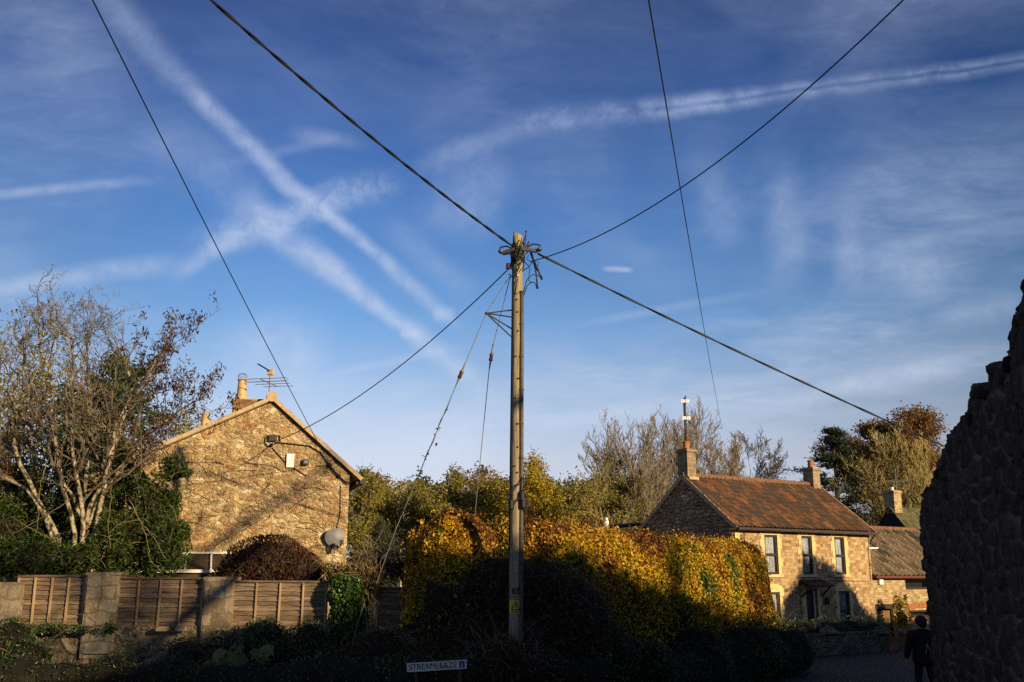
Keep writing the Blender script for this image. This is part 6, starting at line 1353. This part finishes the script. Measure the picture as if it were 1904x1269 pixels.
b_ = place(700, 34); shrub('yew_tree', [((b_.x, 34, 1.6), (0.9, 0.9, 1.6)), ((b_.x+0.3, 34, 2.9), (0.6, 0.6, 1.1)), ((b_.x-0.35, 34, 2.5), (0.55, 0.6, 1.0)), ((b_.x+0.1, 34, 3.7), (0.32, 0.35, 0.75))], 12000, 0.10, M['conifer'], 'dark green cypress beside the right edge of the rubble gable', 'tree', 250, lump=0.35, spread=0.8, aspect=0.3)
rng = np.random.default_rng(90)
for i in range(16):      # second rank, filling the slope up to the skyline
    px = 640+i*36+rng.uniform(-12, 12); Y = rng.uniform(86, 118); b_ = place(px, Y); top = rng.uniform(918, 940) if not 780 < px < 830 else 945
    lab = ('russet' if i % 3 == 1 else 'olive')+' tree of the far rank on the skyline '+['above the gable foot', 'left of the first birch', 'behind the first birch', 'between the birches', 'right of the birches', 'over the fence gap', 'behind the mound left end', 'behind the mound top', 'behind the mound right end', 'behind the yellow tree', 'behind the pole', 'right of the pole', 'behind the yellow olive tree', 'above the flue pipe', 'left of the cottage verge', 'behind the cottage gable'][i]
    tree('slope_tree', b_, max(3.0, hto(top, b_)*0.88), 3.4, 300+i, M['barkdark'], M['olive'] if i % 3 != 1 else M['beech'], lab, 'tree', 'trees on the wooded slope', 8, (6, 4), 0.14, 0.75, 0.12, nleaf=4500, lsize=0.30, lspread=0.45, twr=0.02, sides=3)
# ------------------------------------------------------------------ bare ash trees behind the cottage
for i, (px, Y, top, sp, m_, lab) in enumerate([(1185, 58, 800, 3.6, 'barkgrey', 'pale bare tree fanning out left of the cottage chimney'), (1262, 64, 772, 3.6, 'barkgrey', 'bare tree straight behind the cottage chimney'), (1330, 66, 792, 3.0, 'barkgrey', 'bare tree right of the thin mast'), (1400, 72, 806, 2.4, 'barkdark', 'bare tree with rounded twiggy crown right of the others')]):
    b_ = place(px, Y); tree('bare_ash_tree', b_, hto(top, b_)*(0.80 if i < 3 else 0.88), sp, 400+i, M[m_], None, lab, 'tree', 'bare trees behind the cottage', 11, (7, 6, 3), 0.22 if i < 3 else 0.10, 0.62, 0.22, r0=0.17, twr=0.013, sides=3, wig=0.13, forks=3 if i < 3 else 2)
b_ = place(1120, 52); tree('slope_tree', b_, hto(885, b_)*0.86, 2.6, 420, M['barkolive'], M['olive'], 'arching pale stemmed tree over the outhouse roof', 'tree', 'trees on the wooded slope', 10, (7, 5), 0.02, 0.8, 0.2, nleaf=2600, lsize=0.13, lspread=0.25, twr=0.011, sides=3)
# ------------------------------------------------------------------ pine, copper beech and pale twiggy tree beyond the cottage
Bp = place(1568, 76); pe = empty('pine_tree', Bp, 0, 'tall black green pine with flat layered branches, behind the cottage roof', 'tree')
rng = np.random.default_rng(55); Hp = hto(800, Bp); tr = [poly_branch([Vector((0, 0, -0.3)), Vector((0.1, 0, Hp*0.5)), Vector((-0.05, 0, Hp))], 0.42, 0.05, 12, rng, 0.04), poly_branch([Vector((-0.7, 0.6, -0.3)), Vector((-0.75, 0.4, Hp*0.75))], 0.26, 0.06, 8, rng, 0.04)]
limbs, cl = [], []
for k in range(54):
    f = 0.30+0.70*k/53; z = Hp*f; a = rng.random()*6.28; rl = (0.45+3.3*(1-f)**0.6*(0.55+0.6*rng.random())) if f < 0.92 else 0.5
    if math.cos(a) < -0.2 and 0.42 < f < 0.75: rl *= 1.9
    d = np.array([math.cos(a), math.sin(a), 0.10]); pts = np.array([[0, 0, z]])+d[None]*rl*np.linspace(0, 1, 7)[:, None]; pts[:, 2] -= 0.25*np.sin(np.linspace(0, 3.1, 7))*rl*0.2; limbs.append((pts, np.linspace(0.07, 0.015, 7)))
    for s in np.linspace(0.35, 1.05, 6):
        c = np.array([0, 0, z])+d*rl*s; cl.append(np.concatenate([c+rng.normal(size=(60, 3))*np.array([0.34, 0.34, 0.11])*(0.55+0.5*s)]))
V, F = tubes_geo(tr, 8); mesh_np('trunk', V, F, M['barkdark'], pe, smooth=True); V, F = tubes_geo(limbs, 5); P = np.concatenate(cl); nv, nf = leaf_geo(P, 0.24, rng, None, 1.0, 0.22)
mesh_np('crown', np.concatenate([V, nv]), [F, nf+len(V)], [M['barkdark'], M['pine']], pe, np.concatenate([np.zeros(len(F)), np.ones(len(nf))]))
b_ = place(1700, 90); tree('copper_beech', b_, hto(785, b_)*0.84, 5.8, 501, M['barkdark'], M['beech'], 'large rounded copper beech in brown leaf, right of the pine', 'tree', None, 16, (7, 5), 0.10, 0.95, 0.2, nleaf=60000, lsize=0.22, lspread=0.42, twr=0.02, sides=3)
b_ = place(1632, 84); tree('copper_beech', b_, hto(860, b_), 1.6, 502, M['barkdark'], M['beech'], 'smaller brown leaved beech against the pine, left of the large one', 'tree', None, 12, (6, 5), 0.10, 0.9, 0.2, nleaf=6000, lsize=0.20, lspread=0.3, twr=0.02, sides=3)
b_ = place(1712, 68); tree('twiggy_tree', b_, hto(835, b_)*0.88, 3.4, 503, M['barkolive'], M['yellowleaf'], 'pale yellow twiggy bare tree in front of the copper beech', 'tree', None, 12, (8, 6, 3), 0.20, 0.6, 0.12, r0=0.15, nleaf=500, lsize=0.14, lspread=0.2, twr=0.013, sides=3, forks=3)
b_ = place(1650, 70); tree('twiggy_tree', b_, hto(905, b_), 3.0, 504, M['barkolive'], M['olive'], 'low spreading pale twiggy tree left of the square chimney', 'tree', None, 12, (8, 6), 0.12, 0.75, 0.1, r0=0.12, nleaf=900, lsize=0.15, lspread=0.25, twr=0.013, sides=3, forks=3)
# ------------------------------------------------------------------ small plants by the cottage
shrub('front_hedge', [((fgl(px, 1215)[0]*math.cos(A2)+fg.location.x-math.sin(A2)*0.7, fgl(px, 1215)[0]*math.sin(A2)+35+math.cos(A2)*0.7, 0.45), (1.0, 0.55, 0.72)) for px in (1450, 1490, 1530, 1570, 1610, 1640)], 9000, 0.06, M['darkgreen'], 'black shaded clipped hedge behind the cottage front wall', 'hedge', 26, lump=0.12)
shrub('door_shrub', [E_(1676, 1150, 43.5, 0.45, 0.35, 0.75), E_(1672, 1128, 43.6, 0.28, 0.25, 0.35)], 1300, 0.10, M['yellowleaf'], 'yellow green shrub between the annexe door and its window', 'shrub', 27, lump=0.5, twigs=24, depth=0.8, sc=0.4)
shrub('rose_bush', [E_(1432, 1165, 34.5, 0.65, 0.5, 0.75), E_(1452, 1180, 34.6, 0.5, 0.4, 0.45)], 1300, 0.075, M['olive'], 'thin rose bush with open twigs before the cottage left ground window', 'shrub', 28, lump=0.6, twigs=90, depth=0.9, sc=0.3)
P3 = fp3(1640, 1118); 
# undergrowth that nobody could count: along the foot of wall and hedge
ug = [E_(px, 1262, 18.0, 0.8, 0.4, 0.35) for px in range(-20, 760, 70)]+[((hq[0].x+t*(hq[4].x-hq[0].x)+0.9*1.0, hq[0].y-1.2+t*(hq[4].y-hq[0].y), 0.45), (0.9, 0.7, 0.75)) for t in np.linspace(0, 0.98, 13)]+[E_(px, 1262, 18.1, 0.9, 0.4, 0.42) for px in range(760, 1160, 80)]
shrub('undergrowth', ug, 26000, 0.055, M['darkgreen'], 'dark weedy undergrowth along the foot of the wall and hedge', 'undergrowth', 29, kind='stuff', lump=0.5, spread=0.9)

# ------------------------------------------------------------------ the walker on the road, seen from behind
bp_ = W(1704, 1069, 21.6); per = empty('person', (bp_.x, 21.6, 0.005), R(6), 'person in dark coat and trousers walking away along the shaded road', 'person'); per.scale = (1.18, 1.15, 1.0)
def skin_mesh(name, nodes, edges, mat, parent, sub=2, root=0):
    me = bpy.data.meshes.new(name); me.from_pydata([n[0] for n in nodes], edges, []); me.materials.append(mat); o = bpy.data.objects.new(name, me); link(o, parent)
    o.modifiers.new('Skin', 'SKIN'); sv = me.skin_vertices[0].data
    for i, n in enumerate(nodes):
        r = n[1]; sv[i].radius = r if isinstance(r, tuple) else (r, r); sv[i].use_root = (i == root)
    s = o.modifiers.new('Sub', 'SUBSURF'); s.levels = sub; s.render_levels = sub
    for p in me.polygons: p.use_smooth = True
    o.modifiers['Skin'].use_smooth_shade = True
    return o
nodes = [((0, 0, 0.95), (0.165, 0.11)), ((0, 0.0, 1.15), (0.15, 0.10)), ((0, -0.01, 1.36), (0.19, 0.115)), ((0, 0.0, 1.46), (0.10, 0.08)), ((0, 0.01, 1.53), 0.055), ((0, 0.025, 1.60), (0.072, 0.09)), ((0, 0.02, 1.69), (0.066, 0.085)),
         ((-0.10, 0, 0.86), 0.095), ((-0.105, 0.06, 0.50), 0.062), ((-0.11, 0.0, 0.09), 0.042), ((-0.115, 0.12, 0.04), 0.038), ((0.10, 0, 0.86), 0.095), ((0.105, -0.02, 0.50), 0.062), ((0.11, -0.16, 0.12), 0.042), ((0.115, -0.05, 0.045), 0.038),
         ((-0.20, 0, 1.41), 0.062), ((-0.27, -0.03, 1.14), 0.045), ((-0.29, 0.06, 0.90), 0.030), ((-0.292, 0.085, 0.83), (0.034, 0.018)), ((0.20, 0, 1.41), 0.062), ((0.27, 0.0, 1.14), 0.045), ((0.285, 0.09, 0.91), 0.030), ((0.288, 0.115, 0.84), (0.034, 0.018))]
edges = [(0, 1), (1, 2), (2, 3), (3, 4), (4, 5), (5, 6), (0, 7), (7, 8), (8, 9), (9, 10), (0, 11), (11, 12), (12, 13), (13, 14), (2, 15), (15, 16), (16, 17), (17, 18), (2, 19), (19, 20), (20, 21), (21, 22)]
for base_i, sx in ((18, -1), (22, 1)):
    hx, hy, hz = nodes[base_i][0]
    for f in range(5):
        if f < 4: p = [(hx+(f-1.5)*0.0-0.004*sx, hy+(f-1.5)*0.019, hz-0.045), (hx-0.012*sx, hy+(f-1.5)*0.02, hz-0.075-0.004*(1 if f in (1, 2) else 0)), (hx-0.026*sx, hy+(f-1.5)*0.019, hz-0.095)]
        else: p = [(hx-0.01*sx, hy+0.035, hz-0.0), (hx-0.018*sx, hy+0.05, hz-0.03), (hx-0.022*sx, hy+0.05, hz-0.055)]
        i0 = len(nodes); nodes += [(q, 0.0085 if j < 2 else 0.0075) for j, q in enumerate(p)]; edges += [(base_i, i0), (i0, i0+1), (i0+1, i0+2)]
# clothes colour by height on the one continuous body
m, b = new_mat('person_surface'); co = obj_co(b); sp = b.n('ShaderNodeSeparateXYZ', {0: co}); zz_ = sp.outputs[2]
head = b.math('GREATER_THAN', zz_, 1.50); hand = b.math('MULTIPLY', b.math('LESS_THAN', zz_, 0.90), b.math('GREATER_THAN', b.math('ABSOLUTE', sp.outputs[0]), 0.235))
shoe = b.math('LESS_THAN', zz_, 0.09); c = b.mix(b.math('MAXIMUM', head, hand), (0.016, 0.016, 0.02), (0.40, 0.23, 0.15)); c = b.mix(shoe, c, (0.012, 0.010, 0.009)); M['body'] = finish(m, b, c, 0.7, 0.2)
body = skin_mesh('body', nodes, edges, M['body'], per)
cn_ = [((0, 0, 0.72), (0.235, 0.15)), ((0, 0, 0.95), (0.215, 0.145)), ((0, 0, 1.15), (0.20, 0.135)), ((0, -0.01, 1.36), (0.225, 0.14)), ((0, 0.0, 1.47), (0.115, 0.095)), ((-0.21, 0, 1.40), 0.085), ((-0.28, -0.03, 1.14), 0.066), ((-0.293, 0.055, 0.91), 0.050), ((0.21, 0, 1.40), 0.085), ((0.28, 0, 1.14), 0.066), ((0.289, 0.085, 0.92), 0.050)]
skin_mesh('coat', cn_, [(0, 1), (1, 2), (2, 3), (3, 4), (3, 5), (5, 6), (6, 7), (3, 8), (8, 9), (9, 10)], M['coat'], per)
mb = MB(); mb.ball((0, -0.004, 1.655), (0.098, 0.112, 0.115), 16); mb.ball((0, -0.05, 1.60), (0.082, 0.07, 0.09), 14); mb.build('hair', M['hair'], per, smooth=True)
mb = MB()
for sx in (-1, 1): mb.ball((sx*0.098, 0.03, 1.61), (0.014, 0.026, 0.035), 8); mb.ball((sx*0.033, 0.112, 1.625), (0.013, 0.01, 0.012), 8)
mb.bar((0, 0.115, 1.615), (0, 0.14, 1.585), 0.026); mb.bar((-0.025, 0.112, 1.555), (0.025, 0.112, 1.555), 0.012); mb.build('face', M['skin'], per)
mb = MB(); mb.tube([(-0.01, -0.165, 1.20), (-0.03, -0.17, 1.08), (-0.045, -0.17, 1.02)], 0.008, 5); mb.tube([(-0.01, -0.165, 1.20), (0.03, -0.17, 1.10), (0.05, -0.17, 1.04)], 0.008, 5); mb.build('drawcord', M['cord'], per)
hp_ = Vector((bp_.x-0.30, 21.66, 0.84))
mb = MB()
for i in range(8):
    a0 = Vector((-0.05-0.012*i, -0.02+0.006*i, -0.02-0.035*i)); a1 = Vector((-0.05-0.012*(i+1), -0.02+0.006*(i+1), -0.02-0.035*(i+1))); mb.bar(a0, a1, 0.022, 0.006)
mb.bar((-0.05, -0.02, -0.02), (0.02, 0.0, 0.0), 0.02, 0.006)
tag(mb.build('strap', M['bluestrap'], origin=(0, 0, 0)), 'short pale blue strap hanging from the left hand of the walker', 'strap').location = hp_

# ------------------------------------------------------------------ unseen hedges and trees, added and shaped to shade the lane
LA, LB = np.array([9.0, -14.0]), np.array([26.0, 36.0]); ldir = (LB-LA)/np.linalg.norm(LB-LA)
def shade_belt(name, prof, label, seed, thick=1.1, n=9000, size=0.16, cat='hedge', lm='darkgreen', rag=0.35):
    """an unseen evergreen hedge added to shade the lane, its top line fitted to the shadow edges"""
    rng = np.random.default_rng(seed); pu = [p[0] for p in prof]; pz = [p[1] for p in prof]; us = np.arange(pu[0], pu[-1], 0.12)
    base = LA+ldir*(pu[0]+pu[-1])/2; nn = np.array([ldir[1], -ldir[0]])
    tz = np.interp(us, pu, pz)-0.12+rag*(vnoise(np.stack([us, 0*us, 0*us], 1), 1.6, seed, 3)-0.5)
    V, q = [], len(us)
    for side, f in ((-1, 0), (-1, 0.8), (-0.55, 1.0), (0.55, 1.0), (1, 0.8), (1, 0)):
        xy = LA[None]+ldir[None]*us[:, None]+nn[None]*side*thick/2-base[None]
        V.append(np.concatenate([xy+rng.normal(size=xy.shape)*0.04, (tz*f-(0.1 if f == 0 else 0))[:, None]], 1))
    V = np.concatenate(V); i = (np.arange(5)[:, None]*q+np.arange(q-1)[None]).ravel(); F = np.stack([i, i+1, i+q+1, i+q], 1)
    uu = pu[0]+(pu[-1]-pu[0])*rng.random(n); zz = np.interp(uu, pu, pz)-np.abs(rng.normal(size=n))*0.5+0.06; zz[:n//3] = rng.random(n//3)*zz[:n//3]
    side = np.where(rng.random(n) < 0.7, -1, 1)*thick*(0.3+0.3*rng.random(n)); P = np.concatenate([LA[None]+ldir[None]*uu[:, None]+nn[None]*side[:, None]-base[None], zz[:, None]], 1)
    lv, lf = leaf_geo(P, size, rng, None, 1.0, 0.6)
    o = mesh_np(name, np.concatenate([lv, V]), [lf, F+len(lv)], [M[lm], M['hedgecore']], None, np.concatenate([np.zeros(len(lf)), np.ones(len(F))])); o.location = (base[0], base[1], 0)
    return tag(o, label, cat)
shade_belt('added_shade_hedge', [(-12, 7.6), (10, 7.9), (13.1, 7.7), (14.3, 7.7), (15.2, 8.0), (15.8, 8.2), (16.3, 8.1), (17.5, 7.8), (17.8, 8.1), (18.3, 8.4), (18.55, 8.5), (18.8, 8.22), (19.0, 8.22), (21.6, 8.0), (22.9, 7.5), (24.6, 7.05), (26.4, 6.6), (28.5, 6.2), (32.5, 5.5), (36, 5.2)], 'very tall evergreen hedge added beyond the right edge, its top shaped to shade the lane', 71, n=16000)
shade_belt('added_shade_hedge', [(36.3, 5.1), (42.8, 4.75), (43.6, 4.4), (44.2, 4.8), (44.9, 5.4), (45.3, 6.1), (45.7, 6.3), (46.2, 6.6), (46.5, 7.8), (46.75, 6.8), (47.1, 7.5), (47.4, 6.7), (47.8, 7.1), (48.3, 6.6), (48.6, 6.7), (49.1, 5.9), (49.6, 5.7), (50.0, 4.9), (50.6, 4.5), (51.4, 4.1), (54.8, 3.4), (62, 3.2)], 'tall evergreen screen added beyond the right edge, its pointed tops shaped to shade the cottage', 72, n=14000, size=0.13, rag=0.2)
for i, (uu_, hh_, sp_, lab) in enumerate([(25.6, 9.8, 1.3, 'slim half bare tree added beyond the right edge to dapple the long hedge'), (31.6, 9.2, 1.8, 'spreading half bare tree added beyond the right edge to dapple the hedge end')]):
    tq = LA+ldir*uu_; tree('garden_tree', (tq[0]+0.9, tq[1]-0.3, 0), hh_, sp_, 81+i, M['barkgrey'], M['olive'], lab, 'tree', None, 11, (6, 4), 0.14, 0.7, 0.5, nleaf=1500, lsize=0.12, lspread=0.25)  # unseen trees, added to break the sun on the long hedge
tp = LA+ldir*14.6; tree('garden_tree', (tp[0]-0.5, tp[1], 0), 11.0, 1.7, 73, M['barkgrey'], M['olive'], 'half bare tree added beyond the right edge to dapple the left fence', 'tree', None, 12, (6, 4), 0.12, 0.75, 0.55, nleaf=2600, lsize=0.13, lspread=0.25)  # another unseen tree, added to dapple the fence panels
# an unseen leaning bough, added so that its shadow slants over the gable
u, z = fp1(400, 1010); Q1 = G3(u, z, 0)+SUN*34; u, z = fp1(612, 868); Q2 = G3(u, z, 0)+SUN*34; dv = Q2-Q1
bt2 = Vector((Q1.x-dv.x*2.4, Q1.y-dv.y*2.4, 0)); e = empty('shadow_tree', bt2, 0, 'bare tree added beyond the right edge, its leaning bough placed to shadow the gable', 'tree')
rng = np.random.default_rng(8); bough = [poly_branch([Vector((0, 0, -0.2)), Vector((0.1, 0, 6)), Q1-dv*1.2-bt2, Q1-bt2, Q2-bt2, Q2+dv*0.04-bt2], 0.20, 0.03, 22, rng, 0.02)]
tw = spawn(rng, bough, 16, 0.14, 0.8, 0.5, 0.2, 0.15, 0.55, 6); tw2 = spawn(rng, tw, 4, 0.5, 0.8, 0.6, 0.2, 0.1, 0.2, 5)
V, F = tubes_geo(bough, 8); mesh_np('trunk', V, F, M['barkgrey'], e, smooth=True); V, F = tubes_geo(tw+tw2, 4); mesh_np('crown', V, F, M['barkgrey'], e)
